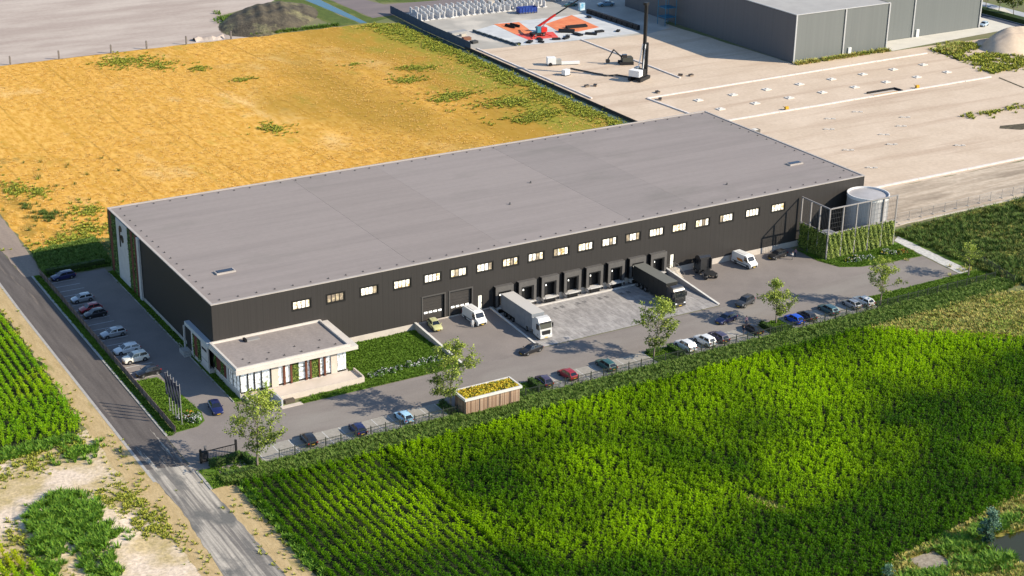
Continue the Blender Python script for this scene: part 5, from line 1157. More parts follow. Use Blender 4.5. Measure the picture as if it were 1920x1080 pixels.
PB = paint('black', (0.012, 0.012, 0.014)); PN = paint('navy', (0.010, 0.014, 0.075)); PW = paint('white', (0.72, 0.72, 0.70)); PR = paint('red', (0.30, 0.008, 0.012)); PG = paint('grey', (0.16, 0.16, 0.165), .4)
PBL = paint('blue', (0.005, 0.07, 0.55)); PSK = paint('sky', (0.36, 0.58, 0.74)); PD = paint('darkgrey', (0.045, 0.047, 0.052), .3); PS = paint('silver', (0.42, 0.43, 0.44), .5); PGR = paint('green', (0.02, 0.085, 0.075)); PP = paint('plum', (0.06, 0.045, 0.085)); PY = paint('lime', (0.48, 0.47, 0.22)); PC = paint('cream', (0.78, 0.75, 0.64))
PT = paint('teal', (0.05, 0.12, 0.14), .3)
gl, gf = 'cars in the left parking bays', 'cars parked along the front fence'
car('dark blue saloon in the far end bay of the left parking row', 'wagon', PN, -9.7, 52.9, 184, group=gl)
car('silver grey hatchback with open bay behind it in the left row', 'hatch', PS, -9.8, 40.6, 182, group=gl)
car('dark red hatchback in the shaded left parking row', 'hatch', PR, -9.9, 35.4, 184, group=gl)
car('black hatchback right beside the dark red one', 'hatch', PB, -9.9, 32.6, 183, group=gl)
car('silver estate alone between empty bays in the left row', 'wagon', PS, -9.8, 22.8, 184, group=gl)
car('white estate in shade in the left row', 'wagon', PW, -9.9, 15.2, 183, group=gl)
car('cream sports utility car half in sun in the left row', 'suv', PC, -9.8, 11.0, 184, group=gl)
car('black hatchback beside the flag lawn at the row end', 'hatch', PB, -9.7, 4.9, 186, group=gl)
car('dark blue saloon driving out past the flag lawn', 'sedan', PN, -4.8, -12.6, 262)
car('black hatchback parked nearest the entrance tree', 'hatch', PB, 3.5, -29.5, 86, group=gf)
car('dark blue convertible shaped car in the front bays', 'hatch', PN, 11.4, -30.1, 88, group=gf)
car('light blue small hatchback in the front bays', 'hatch', PSK, 19.4, -29.9, 92, group=gf)
car('dark plum hatchback parked right of the substation', 'hatch', PP, 45.3, -29.5, 86, group=gf)
car('bright red hatchback in the front bays', 'hatch', PR, 50.0, -29.3, 94, group=gf)
car('dark green estate parked at the front fence', 'wagon', PGR, 57.6, -29.3, 92, group=gf)
car('white car half hidden behind the dock tree', 'suv', PW, 69.6 + 4.2, -29.6, 92, group=gf)
car('white sports utility car parked in front bays right of the tree', 'suv', PW, 78.0, -29.5, 96, group=gf)
car('dark plum estate next to the white utility car', 'wagon', PP, 81.2, -29.3, 90, group=gf)
car('black saloon with people around it in the front bays', 'sedan', PB, 88.6, -29.4, 90, group=gf)
car('bright blue hatchback under the small round tree', 'hatch', PBL, 97.9, -29.6, 92, group=gf)
car('dark navy hatchback right of the bright blue car', 'hatch', PD, 100.9, -29.5, 90, group=gf)
car('dark teal estate alone in the right front bays', 'wagon', PT, 106.2, -29.2, 90, group=gf)
car('light grey hatchback second from the right end', 'hatch', PS, 111.7, -29.3, 90, group=gf)
car('white estate at the right end of the front bays', 'wagon', PW, 114.6, -29.3, 92, group=gf)
car('black saloon driving below the loading dock', 'sedan', PB, 49.8, -18.0, 178 + 12)
car('dark grey hatchback turning on the right yard', 'suv', PD, 95.0, -19.2, 198)
car('dark blue estate driving past the front bays', 'wagon', PN, 87.2, -23.6, 192)
car('pale lime hatchback reversed to the wall by the roller doors', 'hatch', PY, 38.9 + 0.6, -2.6, 262, z=0.9)
car('dark car parked by the wall near the planted screen', 'wagon', PB, 115.8, -3.2, 190)

def profile_solid(b, prof, wfun, m=0):
    # closed side profile in x-z, half width by height
    n = len(prof); i = len(b.v)
    for s in (-1, 1):
        b.v += [(x, s * wfun(x, z), z) for x, z in prof]
    b.f.append(tuple(i + k for k in range(n))); b.m.append(m); b.f.append(tuple(i + n + k for k in reversed(range(n)))); b.m.append(m)
    for k in range(n):
        j = (k + 1) % n; b.f.append((i + j, i + k, i + n + k, i + n + j)); b.m.append(m)
    return b
def van(label, x, y, hdg, z, col, stripe=False):
    t = thing('van', label, 'van', (x, y, z), R(hdg))
    prof = [(-2.65, .35), (-2.7, .6), (-2.68, 2.2), (-2.5, 2.36), (1.15, 2.38), (1.45, 2.25), (2.0, 1.42), (2.55, 1.18), (2.72, .95), (2.74, .5), (2.6, .3)]
    wf_ = lambda x, z: 1.0 - max(0, z - 1.2) * 0.11 - max(0, x - 2.2) * 0.22
    profile_solid(MB(), prof, wf_).build('body', col, t, smooth=30)
    ws = MB(); quad_on(ws, [(2.0, -.9, 1.42), (2.0, .9, 1.42), (1.45, .84, 2.25), (1.45, -.84, 2.25)], (.03, .04), .012)
    ws.build('windscreen', glass, t)
    for s in (-1, 1):
        w_ = MB().face([(0.75, s * 1.0, 1.35), (1.75, s * 0.985, 1.35), (1.4, s * .91, 2.1), (0.75, s * .915, 2.12)]).build('side_window', glass, t)
        MB().box(1.7, min(s * 1.0, s * 1.25), 1.35, 1.85, max(s * 1.0, s * 1.25), 1.7).build('door_mirror', trim, t)
        MB().box(2.5, min(s * .6, s * .9), .86, 2.745, max(s * .6, s * .9), 1.1).build('headlight', lampm, t)
        MB().box(-2.73, min(s * .85, s * .97), .8, -2.66, max(s * .85, s * .97), 1.5).build('tail_light', tailm, t)
        MB().box(-2.3, min(s * 1.005, s * 1.02), .62, 1.9, max(s * 1.005, s * 1.02), .74).build('side_moulding', trim, t)
        if stripe:
            MB().face([(-0.9, s * 1.012, 1.0), (0.6, s * 1.012, 1.0), (0.2, s * .985, 1.5), (-1.3, s * .985, 1.5)]).build('side_logo', mat('van_orange', (0.62, 0.25, 0.04)), t)
        for ax in (1.85, -1.55):
            w_ = obj('wheel', WH['suv'][0], t, (ax, s * .9, .37)); obj('rim', WH['suv'][1], w_)
    MB().box(2.6, -.75, .4, 2.77, .75, .72).build('grille', trim, t)
    MB().box(2.771, -.26, .45, 2.785, .26, .57).build('number_plate', plate, t)
    MB().box(-1.8, -.5, 2.381, 0.6, .5, 2.42).build('roof_pod', mat('roof_pod', (0.62, 0.60, 0.57), rough=0.6), t)
    return t
van('white delivery van backed up to the second roller door', 47.1, -3.3, 272, 0.72, PW)
van('white van with orange side logo near the planted screen', 107.4, -3.4, 275, 0.05, PW, True)

def lorry(label, x, y, hdg, z, cab_c, box_c, roof_c, trailer=True):
    t = thing('lorry', label, 'lorry', (x, y, z), R(hdg))
    zr_ = 3.75
    cx = 4.6 if trailer else 0.0      # rear of cab
    prof = [(cx, .55), (cx, 3.5), (cx + .5, 3.78), (cx + 1.3, 3.7), (cx + 1.9, 3.1), (cx + 2.2, 2.0), (cx + 2.3, 1.2), (cx + 2.3, .45), (cx + 2.0, .3)]
    wf_ = lambda x, z: 1.24 - max(0, z - 3.0) * 0.12 - max(0, x - cx - 1.9) * 0.15
    profile_solid(MB(), prof, wf_).build('cab', cab_c, t, smooth=30)
    b = MB(); b.face([(cx + 1.96, 1.14, 3.02), (cx + 2.215, 1.14, 2.02), (cx + 2.215, -1.14, 2.02), (cx + 1.96, -1.14, 3.02)]); b.build('windscreen', glass, t)
    MB().prism([(cx + 1.9, -1.15), (cx + 2.35, -1.0), (cx + 2.35, 1.0), (cx + 1.9, 1.15)], 3.05, 3.16).build('sun_visor', trim, t)
    MB().box(cx + 2.25, -.85, .95, cx + 2.325, .85, 1.7).build('grille', trim, t)
    MB().box(cx + 2.0, -1.2, .3, cx + 2.38, 1.2, .75).build('bumper', cab_c, t)
    MB().box(cx + 2.381, -.3, .4, cx + 2.4, .3, .53).build('number_plate', plate, t)
    for s in (-1, 1):
        MB().box(cx + 2.15, min(s * .75, s * 1.15), .78, cx + 2.36, max(s * .75, s * 1.15), 1.0).build('headlight', lampm, t)
        MB().face([(cx + .95, s * 1.245, 1.75), (cx + 1.95, s * 1.245, 1.75), (cx + 1.75, s * 1.235, 2.75), (cx + .95, s * 1.242, 2.75)]).build('side_window', glass, t)
        MB().box(cx + 1.9, min(s * 1.25, s * 1.6), 2.0, cx + 2.05, max(s * 1.25, s * 1.6), 2.8).build('door_mirror', trim, t)
        MB().box(cx - 0.45, min(s * 1.02, s * 1.22), 1.2, cx - 0.002, max(s * 1.02, s * 1.22), 3.4).build('side_fairing', cab_c, t)
    ch = MB().box(-6.3 if trailer else -3.4, -.45, .85, cx + .3, .45, 1.1)
    ch.build('chassis', trim, t)
    MB().box((cx - 1.9), -1.18, .5, (cx - .9), 1.18, 1.0).build('fuel_tank', mat('tank_alu', (0.35, 0.35, 0.36), rough=0.35, metal=0.6), t)
    axs = [cx + 1.35, cx - 2.4] + ([-2.4, -3.7, -5.0] if trailer else [])
    for ax in axs:
        for s in (-1, 1):
            w_ = obj('wheel', WH['truck'][0], t, (ax, s * 1.05, .5)); obj('rim', WH['truck'][1], w_)
    if trailer:
        MB().box(-6.4, -1.27, 1.12, cx - .5, 1.27, 3.95).build('trailer_box', box_c, t)
        MB().box(-6.42, -1.29, 3.951, cx - .48, 1.29, 4.0).build('trailer_roof', roof_c, t)
        for s in (-1, 1):
            MB().box(-1.6, min(s * 1.2, s * 1.26), .45, 2.2, max(s * 1.2, s * 1.26), 1.1).build('side_skirt', box_c, t)
            MB().box(-6.44, min(s * .02, s * 1.24), 1.15, -6.405, max(s * .02, s * 1.24), 3.9).build('rear_door', box_c, t)
        for k in range(7):
            for s in (-1, 1): MB().box(-5.9 + k * 1.5, min(s * 1.272, s * 1.285), 1.15, -5.84 + k * 1.5, max(s * 1.272, s * 1.285), 3.9).build('curtain_strap', trim if box_c is PB2 else box_c, t)
    else:
        MB().box(-2.9, -1.1, 1.0, -1.0, 1.1, 1.12).build('fifth_wheel', trim, t)
        for ax in (cx - 2.4,):
            for s in (-1, 1):
                MB().ring([[(ax + .62 * math.cos(a), s * 1.24 - s * .4, .5 + .62 * math.sin(a)) for a in (0.2, 1.0, 1.57, 2.1, 2.9)], [(ax + .62 * math.cos(a), s * 1.26, .5 + .62 * math.sin(a)) for a in (0.2, 1.0, 1.57, 2.1, 2.9)]], 0, False, False).build('mudguard', trim, t)
    return t
PG2 = mat('trailer_grey', (0.23, 0.245, 0.265), (0.20, 0.215, 0.235), 1.0, 0.5); PB2 = mat('trailer_black', (0.028, 0.028, 0.026), rough=0.45)
CW = paint('cab_pale', (0.58, 0.57, 0.55)); CB = paint('cab_black', (0.03, 0.03, 0.031))
lorry('grey articulated lorry docked at the left end of the docks', 54.85, -7.9, 270, 0.08, CW, PG2, mat('trailer_roof_pale', (0.50, 0.475, 0.44), rough=0.6))
lorry('black articulated lorry docked near the right end of the docks', 83.7, -7.7, 270, 0.08, CB, PB2, mat('trailer_roof_dark', (0.14, 0.14, 0.125), rough=0.5))
lorry('black tractor unit without trailer parked beside the dock stair', 97.6, -3.6, 82, 0.05, CB, PB2, PB2, False)
# ------------------------------------------------------------------ people
skin_m = mat('skin', (0.46, 0.28, 0.20), rough=0.6)
def person(label, x, y, z, hdg, top_c, leg_c, hair_c, pose=0, hgt=1.76):
    t = thing('person', label, 'person', (x, y, z), R(hdg))
    V, E, RD = [], [], []
    def add(p, r, par=None):
        V.append(p); RD.append(r)
        if par is not None: E.append((par, len(V) - 1))
        return len(V) - 1
    pel = add((0, 0, .95), .15); wa = add((0, 0, 1.1), .135, pel); chst = add((0.01, 0, 1.32), .165, wa); sh = add((0, 0, 1.44), .12, chst); nk = add((0.01, 0, 1.52), .055, sh); hd0 = add((0.025, 0, 1.60), .085, nk); hd1 = add((0.03, 0, 1.70), .10, hd0); add((0.015, 0, 1.78), .07, hd1)
    add((0.135, 0, 1.655), .016, hd1)
    for s in (-1, 1):
        st = 0.14 * s if pose == 1 else 0.03 * s
        hp = add((0, s * .095, .88), .10, pel); kn = add((0.03 + st, s * .105, .50), .065, hp); an_ = add((st * 1.6 - .02, s * .11, .09), .042, kn); add((st * 1.6 + .15, s * .125, .045), .036, an_)
        so = add((0, s * .19, 1.41), .062, sh)
        if pose == 2: el = add((0.18, s * .24, 1.18), .045, so); wr = add((0.40, s * .17, 1.22), .032, el); dd = Vector((.85, -s * .25, .1))
        else: el = add((-0.03 - st * .4, s * .25, 1.12), .045, so); wr = add((0.08 - st * .5, s * .27, .87), .032, el); dd = Vector((.2, 0, -1))
        dd.normalize(); side = Vector((0, 1, 0)) if abs(dd.z) < .6 else Vector((1, 0, 0)); c = Vector(V[wr])
        pm_ = add(tuple(c + dd * .07), .036, wr)
        for k in range(4):
            b0 = c + dd * .11 + side * (.027 * (k - 1.5)); f1 = add(tuple(b0), .010, pm_); f2 = add(tuple(b0 + dd * .035 * (1, 1.12, 1.05, .85)[k] + Vector((.006, 0, 0))), .009, f1); add(tuple(b0 + dd * .06 * (1, 1.12, 1.05, .85)[k] + Vector((.018, -s * .008, 0))), .008, f2)
        th = add(tuple(c + dd * .05 + side * .045), .011, pm_); add(tuple(c + dd * .085 + side * .06), .009, th)
    me = bpy.data.meshes.new('body'); me.from_pydata(V, E, [])
    o = obj('body', me, t); o.modifiers.new('skin', 'SKIN'); ss = o.modifiers.new('sub', 'SUBSURF'); ss.levels = 1; ss.render_levels = 1
    for i, sv in enumerate(me.skin_vertices[0].data): sv.radius = (RD[i], RD[i] * (0.8 if i in (wa, chst) else 1)); sv.use_root = (i == pel)
    dg = bpy.context.evaluated_depsgraph_get(); dg.update()
    m2 = bpy.data.meshes.new_from_object(o.evaluated_get(dg)); o.modifiers.clear(); o.data = m2
    m2.materials.clear()
    for m in (skin_m, top_c, leg_c, trim): m2.materials.append(m)
    for p in m2.polygons:
        c = p.center; p.use_smooth = True
        p.material_index = 3 if c.z < .12 else (2 if (c.z < .96 and abs(c.y) < .2 and (abs(c.y) < .165 or c.z < .8)) else (0 if (c.z > 1.50 or (pose == 2 and c.x > .38) or (pose != 2 and c.z < .9)) else 1))
    u = MB(); n = 10
    u.ring([[(0.015 + r * math.cos(2 * math.pi * k / n) - .012, r * .95 * math.sin(2 * math.pi * k / n), zz) for k in range(n)] for r, zz in ((.108, 1.68), (.118, 1.73), (.10, 1.79), (.05, 1.825), (.01, 1.83))])
    u.build('hair', hair_c, t, smooth=80)
    f = MB()
    for s in (-1, 1): f.box(.115, s * .036 - .012, 1.672, .128, s * .036 + .012, 1.684)
    f.box(.112, -.025, 1.605, .122, .025, 1.613).build('face_features', trim, t)
    t.scale = (hgt / 1.8,) * 3
    return t
hair_d = mat('hair_dark', (0.03, 0.02, 0.015), rough=0.7); cl_w = mat('cloth_white', (0.72, 0.71, 0.69), rough=0.85); cl_n = mat('cloth_navy', (0.02, 0.025, 0.05), rough=0.85); cl_g = mat('cloth_grey', (0.12, 0.11, 0.13), rough=0.85); cl_p = mat('cloth_mauve', (0.30, 0.19, 0.24), rough=0.85)
person('person in white standing at the front of the delivery van', 45.4, -5.6, 0.74, 250, cl_w, cl_w, hair_d, 0)
person('person in dark clothes beside the black saloon in the front bays', 86.2, -29.9, 0.056, 20, cl_n, cl_g, hair_d, 1)
person('person in mauve top behind the black saloon near the hedge', 89.4, -26.6, 0.056, 260, cl_p, cl_n, hair_d, 0)
person('person in white top loading the dark car by the wall', 117.6, -5.6, 0.05, 160, cl_w, cl_g, hair_d, 2)
person('person in mauve walking by the planted screen', 119.2, -4.6, 0.05, 200, cl_p, cl_n, hair_d, 1)
# ------------------------------------------------------------------ far hall
hl = thing('grey_hall', 'tall grey cladded hall standing on the building site', 'hall')
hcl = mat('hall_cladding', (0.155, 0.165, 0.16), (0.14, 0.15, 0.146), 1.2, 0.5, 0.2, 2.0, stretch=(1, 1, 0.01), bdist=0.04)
hshade = mat('hall_shade_cladding', (0.095, 0.095, 0.105), (0.085, 0.085, 0.095), 1.2, 0.5, 0.2, 2.0, stretch=(1, 1, 0.01), bdist=0.04)  # darker copy of the cladding, the west wall's shade put into its colour
htr = mat('hall_trim', (0.42, 0.42, 0.42), rough=0.6)
HH = 14.0
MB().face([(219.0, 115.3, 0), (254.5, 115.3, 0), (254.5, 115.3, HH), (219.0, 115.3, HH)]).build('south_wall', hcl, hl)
MB().face([(219.0, 200, 0), (219.0, 115.3, 0), (219.0, 115.3, HH), (219.0, 200, HH)]).build('west_wall', hshade, hl)
MB().face([(254.5, 115.3, 0), (254.5, 123.2, 0), (254.5, 123.2, HH), (254.5, 115.3, HH)]).build('return_wall', hcl, hl)
MB().face([(254.5, 123.2, 0), (301.0, 123.2, 0), (301.0, 123.2, HH + 2), (254.5, 123.2, HH + 2)]).build('south_wall', hcl, hl)
MB().face([(301.0, 123.2, 0), (301.0, 200, 0), (301.0, 200, HH + 2), (301.0, 123.2, HH + 2)]).build('east_wall', hcl, hl)
MB().face([(254.5, 123.3, HH), (254.5, 200, HH), (254.5, 200, HH + 2), (254.5, 123.3, HH + 2)]).build('upstand_wall', hcl, hl)
MB().box(219.0, 115.35, HH - 0.3, 254.48, 200, HH - 0.1).build('roof', mat('hall_roof', (0.40, 0.385, 0.36), (0.35, 0.335, 0.315), 0.2, 0.8), hl)
MB().box(254.5, 123.25, HH + 1.6, 301.0, 200, HH + 1.9).build('roof', mat('hall_roof2', (0.40, 0.385, 0.36)), hl)
MB().box(218.85, 115.1, HH - 0.12, 254.6, 115.5, HH + 0.12).box(218.85, 115.502, HH - 0.12, 219.2, 200, HH + 0.119).build('parapet_coping', htr, hl)
for x, y in ((219.1, 115.2), (237.5, 115.2), (254.4, 115.2), (272.5, 123.1), (300.8, 123.1)):
    MB().box(-0.22, -0.2, 0, 0.22, -0.004, HH - .15).build('downpipe_trim', htr, hl, (x, y, 0))
MB().box(239.5, 114.9, 0, 240.6, 115.29, 2.3).build('door', mat('hall_door', (0.7, 0.7, 0.68)), hl); MB().box(274, 122.8, 0, 275.1, 123.19, 2.3).build('door', mat('hall_door', (0.7, 0.7, 0.68)), hl)

# ------------------------------------------------------------------ lines of foundation beams, pads, pits
bw = mat('beam_white', (0.70, 0.64, 0.60), (0.60, 0.54, 0.50), 0.7, 0.85)
def beam(label, x0, y0, x1, y1, w=0.5, hgt=0.3, rag=True, seed=0, n=None):
    t = thing('foundation_beam', label, 'foundation')
    ln = math.hypot(x1 - x0, y1 - y0); k = n or max(1, int(ln / 5)); a = math.atan2(y1 - y0, x1 - x0); rng = random.Random(seed)
    me = MB().box(0.03, -w / 2, 0, ln / k - 0.03, w / 2, hgt).mesh('beam_section', bw)
    for i in range(k):
        obj('beam_section', me, t, (x0 + (x1 - x0) * i / k, y0 + (y1 - y0) * i / k + rng.uniform(-.06, .06), 0.0), a + (rng.uniform(-.012, .012) if rag else 0))
beam('long white ground beam along the ditch side of the site', 147.3, 111, 147.3, 172, seed=1)
beam('white ground beam crossing the site past the piling rig', 180.5, 167, 180.5, 117, seed=2)
beam('white ground beam on the sand in front of the grey hall', 160.3, 104.2, 262.0, 105.9, seed=3)
beam('white ground beam halfway down the sand with an open pit', 162.5, 77.6, 258.5, 77.2, 0.55, seed=4)
beam('white ground beam closing the left end of the sand plot', 160.2, 104, 162.0, 78, seed=5)
beam('pale ground beam nearest the tracked sand', 150, 19.8, 262, 19.5, 0.6, seed=6)
pd = MB().box(-1.05, -0.85, 0, 1.05, 0.85, 0.22).box(-0.35, -0.3, 0.22, 0.35, 0.3, 0.4).mesh('foundation_pad', mat('pad_white', (0.62, 0.58, 0.53), rough=0.85))
for i in range(8):
    for j, yy in enumerate((96.4, 87.0)):
        tag(obj('foundation_pad', pd, None, (171.2 + i * 11.45, yy, 0.02), 0.05), ['first', 'second', 'third', 'fourth', 'fifth', 'sixth', 'seventh', 'last'][i] + ' white concrete pad from the left in the ' + ('far' if j == 0 else 'near') + ' row on the sand', 'foundation', 'foundation pads on the sand plot')
pd2 = MB().box(-1.3, -0.35, 0, 1.3, 0.35, 0.12).box(-1.3, -0.2, 0.12, -0.5, 0.2, 0.3).box(0.4, -0.25, 0.12, 1.2, 0.25, 0.28).mesh('marker_slab', mat('marker_pale', (0.62, 0.56, 0.49), rough=0.9))
gzs = [(0, 0)]
for i, (x, y) in enumerate(((184.0, 59.5), (190.5, 66.5), (202.0, 53), (176.5, 44), (189.0, 42.5), (201.0, 68), (208.5, 58.5), (193.0, 49.5), (203, 34), (172, 31))):
    tag(obj('marker_slab', pd2, None, (x, y, 0.02), R(-35)), 'small pale slab lying singly on the open sand', 'slab', 'slabs scattered on the open sand')
pit = thing('open_pit', 'black edged excavation pit at the white ground beam', 'pit')
MB().box(215.5, 80.2, 0.0, 225.6, 80.7, 0.5).box(225.2, 77.6, 0.0, 225.7, 80.19, 0.5).build('pit_edge', black, pit)
MB().box(215.3, 77.62, 0.0, 224, 78.0, 0.35).build('timber_edge', mat('pit_timber', (0.45, 0.27, 0.08)), pit)
MB().box(216, 78.2, 0.02, 225.0, 80.1, 0.06).build('pit_floor', mat('pit_floor', (0.5, 0.44, 0.38)), pit)
for i, (x, y) in enumerate(((186, 78.4), (231.5, 78.2))):
    t = thing('compactor', ['yellow compactor plate left along the beam', 'yellow compactor plate right of the open pit'][i], 'machine', (x, y, 0.02))
    MB().box(-0.7, -0.4, 0, 0.7, 0.4, 0.2).build('plate', black, t); MB().box(-0.5, -0.3, 0.2, 0.5, 0.3, 0.9).build('engine', mat('machine_yellow', (0.60, 0.33, 0.03)), t); MB().tube((-0.5, 0, 0.5), (-1.3, 0, 1.2), 0.05).build('handle', black, t)
bx = thing('site_box', 'single dark box lying on the sand behind the roof', 'box', (166.0, 66.0, 0.02)); MB().box(-0.9, -0.6, 0, 0.9, 0.6, 0.9).build('case', mat('box_grey', (0.12, 0.11, 0.1)), bx); MB().box(-0.95, -0.65, 0.9, 0.2, 0.65, 1.0).build('lid', cpm, bx)

# trenches and strips on the right
for i, (a, nm) in enumerate((((222.5, 51.5, 246, 51.6), 'weedy')), ) if 0 else ():
    pass
tw = np.concatenate([rand_in([(222.5, 51.0), (246, 51.0), (246, 52.4), (222.5, 52.2)], 90, 61), rand_in([(264.5, 94), (267.5, 109), (281, 111), (283, 106), (270, 100)], 500, 62), rand_in([(261, 79.5), (265.5, 95), (277, 98), (284, 88), (283, 84), (270, 80)], 900, 63)])
tw = loosen(tw, 0.7, 5, 0.35)
scatter('site_weeds', z3(tw, 0.03), 'olive', 0.7, 2.0, 21, 'green weed patches at the right edge of the sand site', 'weeds')
P = np.concatenate([rand_in([(266, 107), (281, 111), (283, 109), (268, 101)], 260, 64), rand_in([(219, 113), (254, 113), (254, 114.8), (219, 114.8)], 160, 65)])
scatter('site_dry_weeds', z3(P, 0.03), 'dry', 1.0, 2.2, 22, 'yellow weed fringe beside the grey hall', 'weeds')
sheet('trench_strip', [(222.6, 40.0), (224.5, 41.6), (240, 38.6), (262, 34), (262, 32.4), (240, 35.0), (226.5, 36.6)], 0.03, mat('trench_dark', (0.05, 0.042, 0.03), (0.12, 0.10, 0.06), 0.8, 0.95))
sheet('trench_strip', [(259.6, 75.6), (260.6, 76), (258.4, 64.6), (257.6, 64.8)], 0.03, MATS['trench_dark'])
sheet('trench_strip', ragged([(263.8, 94.6), (266.9, 109.6), (267.7, 109.4), (264.6, 94.4)], 0.1, 2, 5), 0.035, MATS['trench_dark'])
mound('sand_heap', '', 293, 101, 14, 8.5, 5.5, 0.4, G_sand, 3, 30, 0.05)
mound('earth_heap', '', 108.5, 235, 13.5, 24.0, 3.8, -0.75, mat('heap_earth', (0.11, 0.092, 0.062), (0.055, 0.046, 0.034), 0.25, 0.95, 1.0, 1.2, bdist=0.5, col3=(0.19, 0.175, 0.09), scale3=0.1, grain=0.8), 4, 44, 0.15)
scatter('heap_bush', z3(np.concatenate([blob(97.5, 239, 2.2, 5, 130, 66), rand_in([(95, 216.5), (124, 217), (124, 218.5), (96, 218)], 160, 67)])), 'grass', 1.4, 2.6, 23, 'green scrub at the foot of the dark earth heap', 'scrub')
sd_ = thing('sand_ridge', 'small ridge of rubble on the grey lot by the field', 'rubble')
MB().ring([[(78 + i * 1.3, 219 + math.sin(i) * .6 + w_, 0.0 if abs(w_) > 1 else 0.9 + .3 * math.sin(i * 2.1)) for w_ in (-1.6, -.5, .5, 1.6)] for i in range(8)], 0, False, False).build('rubble_pile', G_sandgrey, sd_)
# ditch revetment
rv = thing('ditch_revetment', 'dark sheet pile edge along the ditch beside the golden field', 'wall')
rvm = MB().box(-0.12, 0.02, 0, 0.12, 3.98, 0.75).mesh('sheet_pile', mat('pile_dark', (0.03, 0.028, 0.026), rough=0.8))
for i in range(24): obj('sheet_pile', rvm, rv, (144.45, 78 + i * 4.0, 0))

# ------------------------------------------------------------------ stacked concrete elements
el = MB().box(-0.9, -0.75, 0, 0.9, 0.75, 0.25).prism([(-0.9, -0.15), (0.9, -0.15), (0.9, 0.15), (-0.9, 0.15)], 0.25, 2.1)
elm = el.mesh('retaining_element', mat('element_concrete', (0.58, 0.57, 0.56), (0.48, 0.47, 0.465), 0.8, 0.8))
rng = random.Random(12); n = 0
for r_ in range(4):
    for i in range(22):
        if r_ == 3 and i > 12: continue
        x = 149.5 + i * 2.15 + r_ * 0.6; y = 211.8 + r_ * 3.2 - max(0, i - 10) * 0.05
        o = obj('retaining_element', elm, None, (x + rng.uniform(-.3, .3), y + rng.uniform(-.3, .3), 0.02), R(90 + rng.uniform(-14, 14)))
        tag(o, 'grey concrete retaining element in the rows stored behind the hoarding', 'concrete element', 'stored concrete elements')
# small material stacks on hardstand
stm = [mat('stack_%d' % i, c, rough=0.8) for i, c in enumerate(((0.05, 0.05, 0.05), (0.45, 0.40, 0.33), (0.22, 0.10, 0.06), (0.30, 0.30, 0.30)))]
for i, (x, y, w_, d_, h_, m) in enumerate(((186, 222, 3, 2, 1.2, 0), (190, 220.5, 2.5, 2, 1.5, 1), (194, 219.5, 3, 1.6, 1.0, 2), (181, 221.5, 2.2, 2.2, 1.4, 1), (198, 218, 2.6, 2, 1.6, 0), (203, 217, 3, 2.4, 2.4, 3), (152, 192, 6, 2.5, 0.6, 3), (150, 183, 2.5, 1.6, 0.9, 2), (151.5, 188, 1.8, 1.2, 0.7, 1), (150, 178.5, 2, 1.5, 0.8, 0))):
    t = thing('material_stack', ['dark stack behind the concrete elements', 'pale stack beside the dark one at the site top', 'rust stack at the site top', 'pale stack at the end of the concrete elements', 'black stack near the white cabin', 'grey stack beside the white cabin', 'flat grey pallet stack by the hoarding', 'rust brown pile by the hoarding', 'small pale pile by the hoarding', 'black pile near the hoarding end'][i], 'stack', (x, y, 0.02), rng.uniform(-.3, .3))
    for k in range(3): MB().box(-w_ / 2 + rng.uniform(-.1, .1), -d_ / 2 + rng.uniform(-.1, .1), k * h_ / 3, w_ / 2, d_ / 2, (k + .9) * h_ / 3).build('layer', stm[m], t)
cb = thing('site_cabin', 'white site cabin at the top edge of the building site', 'cabin', (207, 219.5, 0.02), -0.1)
MB().box(-3, -1.3, 0.2, 3, 1.3, 2.9).build('wall', mat('cabin_white', (0.7, 0.69, 0.66)), cb); MB().box(-3.1, -1.4, 2.9, 3.1, 1.4, 3.05).build('roof', htr, cb); MB().box(1.2, -1.34, 0.3, 2.2, -1.302, 2.4).build('door', black, cb)
ct = thing('skip_container', 'blue open skip standing on the site hardstand', 'skip', (185.0, 206.0, 0.02), -0.12)
skm = mat('skip_blue', (0.01, 0.03, 0.20), (0.02, 0.06, 0.28), 1.0, 0.6)
MB().prism([(-3.2, -1.2), (3.2, -1.2), (3.2, 1.2), (-3.2, 1.2)], 0.1, 2.0, cap=False).build('skip_side', skm, ct); MB().box(-3.2, -1.2, 0.1, 3.2, 1.2, 0.5).build('skip_load', stm[3], ct)
for k in range(7): MB().box(-3.0 + k * 1.0, -1.3, 0.1, -2.85 + k * 1.0, -1.202, 2.0).build('skip_rib', skm, ct)
t = car('blue grey car parked on the site road near the hall', 'sedan', paint('slate', (0.10, 0.20, 0.28)), 213.5, 203, 165, 0.03); t.scale = (1.2,) * 3
car('green car behind the site boom lift', 'sedan', PGR, 203, 208, 170, 0.03)
car('white and blue car at the corner of the grey hall', 'hatch', paint('paleblue', (0.4, 0.5, 0.6)), 304.0, 124.0, 200, 0.04)
van('teal and white van at the right edge behind the sand heap', 318.5, 115.0, 120, 0.03, paint('aqua', (0.30, 0.52, 0.50)))
tag(MB().box(-3, -1.4, 0.2, 3, 1.4, 2.6).box(-3.1, -1.5, 2.6, 3.1, 1.5, 2.75).build('white_container', mat('container_white', (0.78, 0.76, 0.73)), None, (295, 88.5, 0.02), 0.35), 'white container at the right picture edge below the sand heap', 'container')

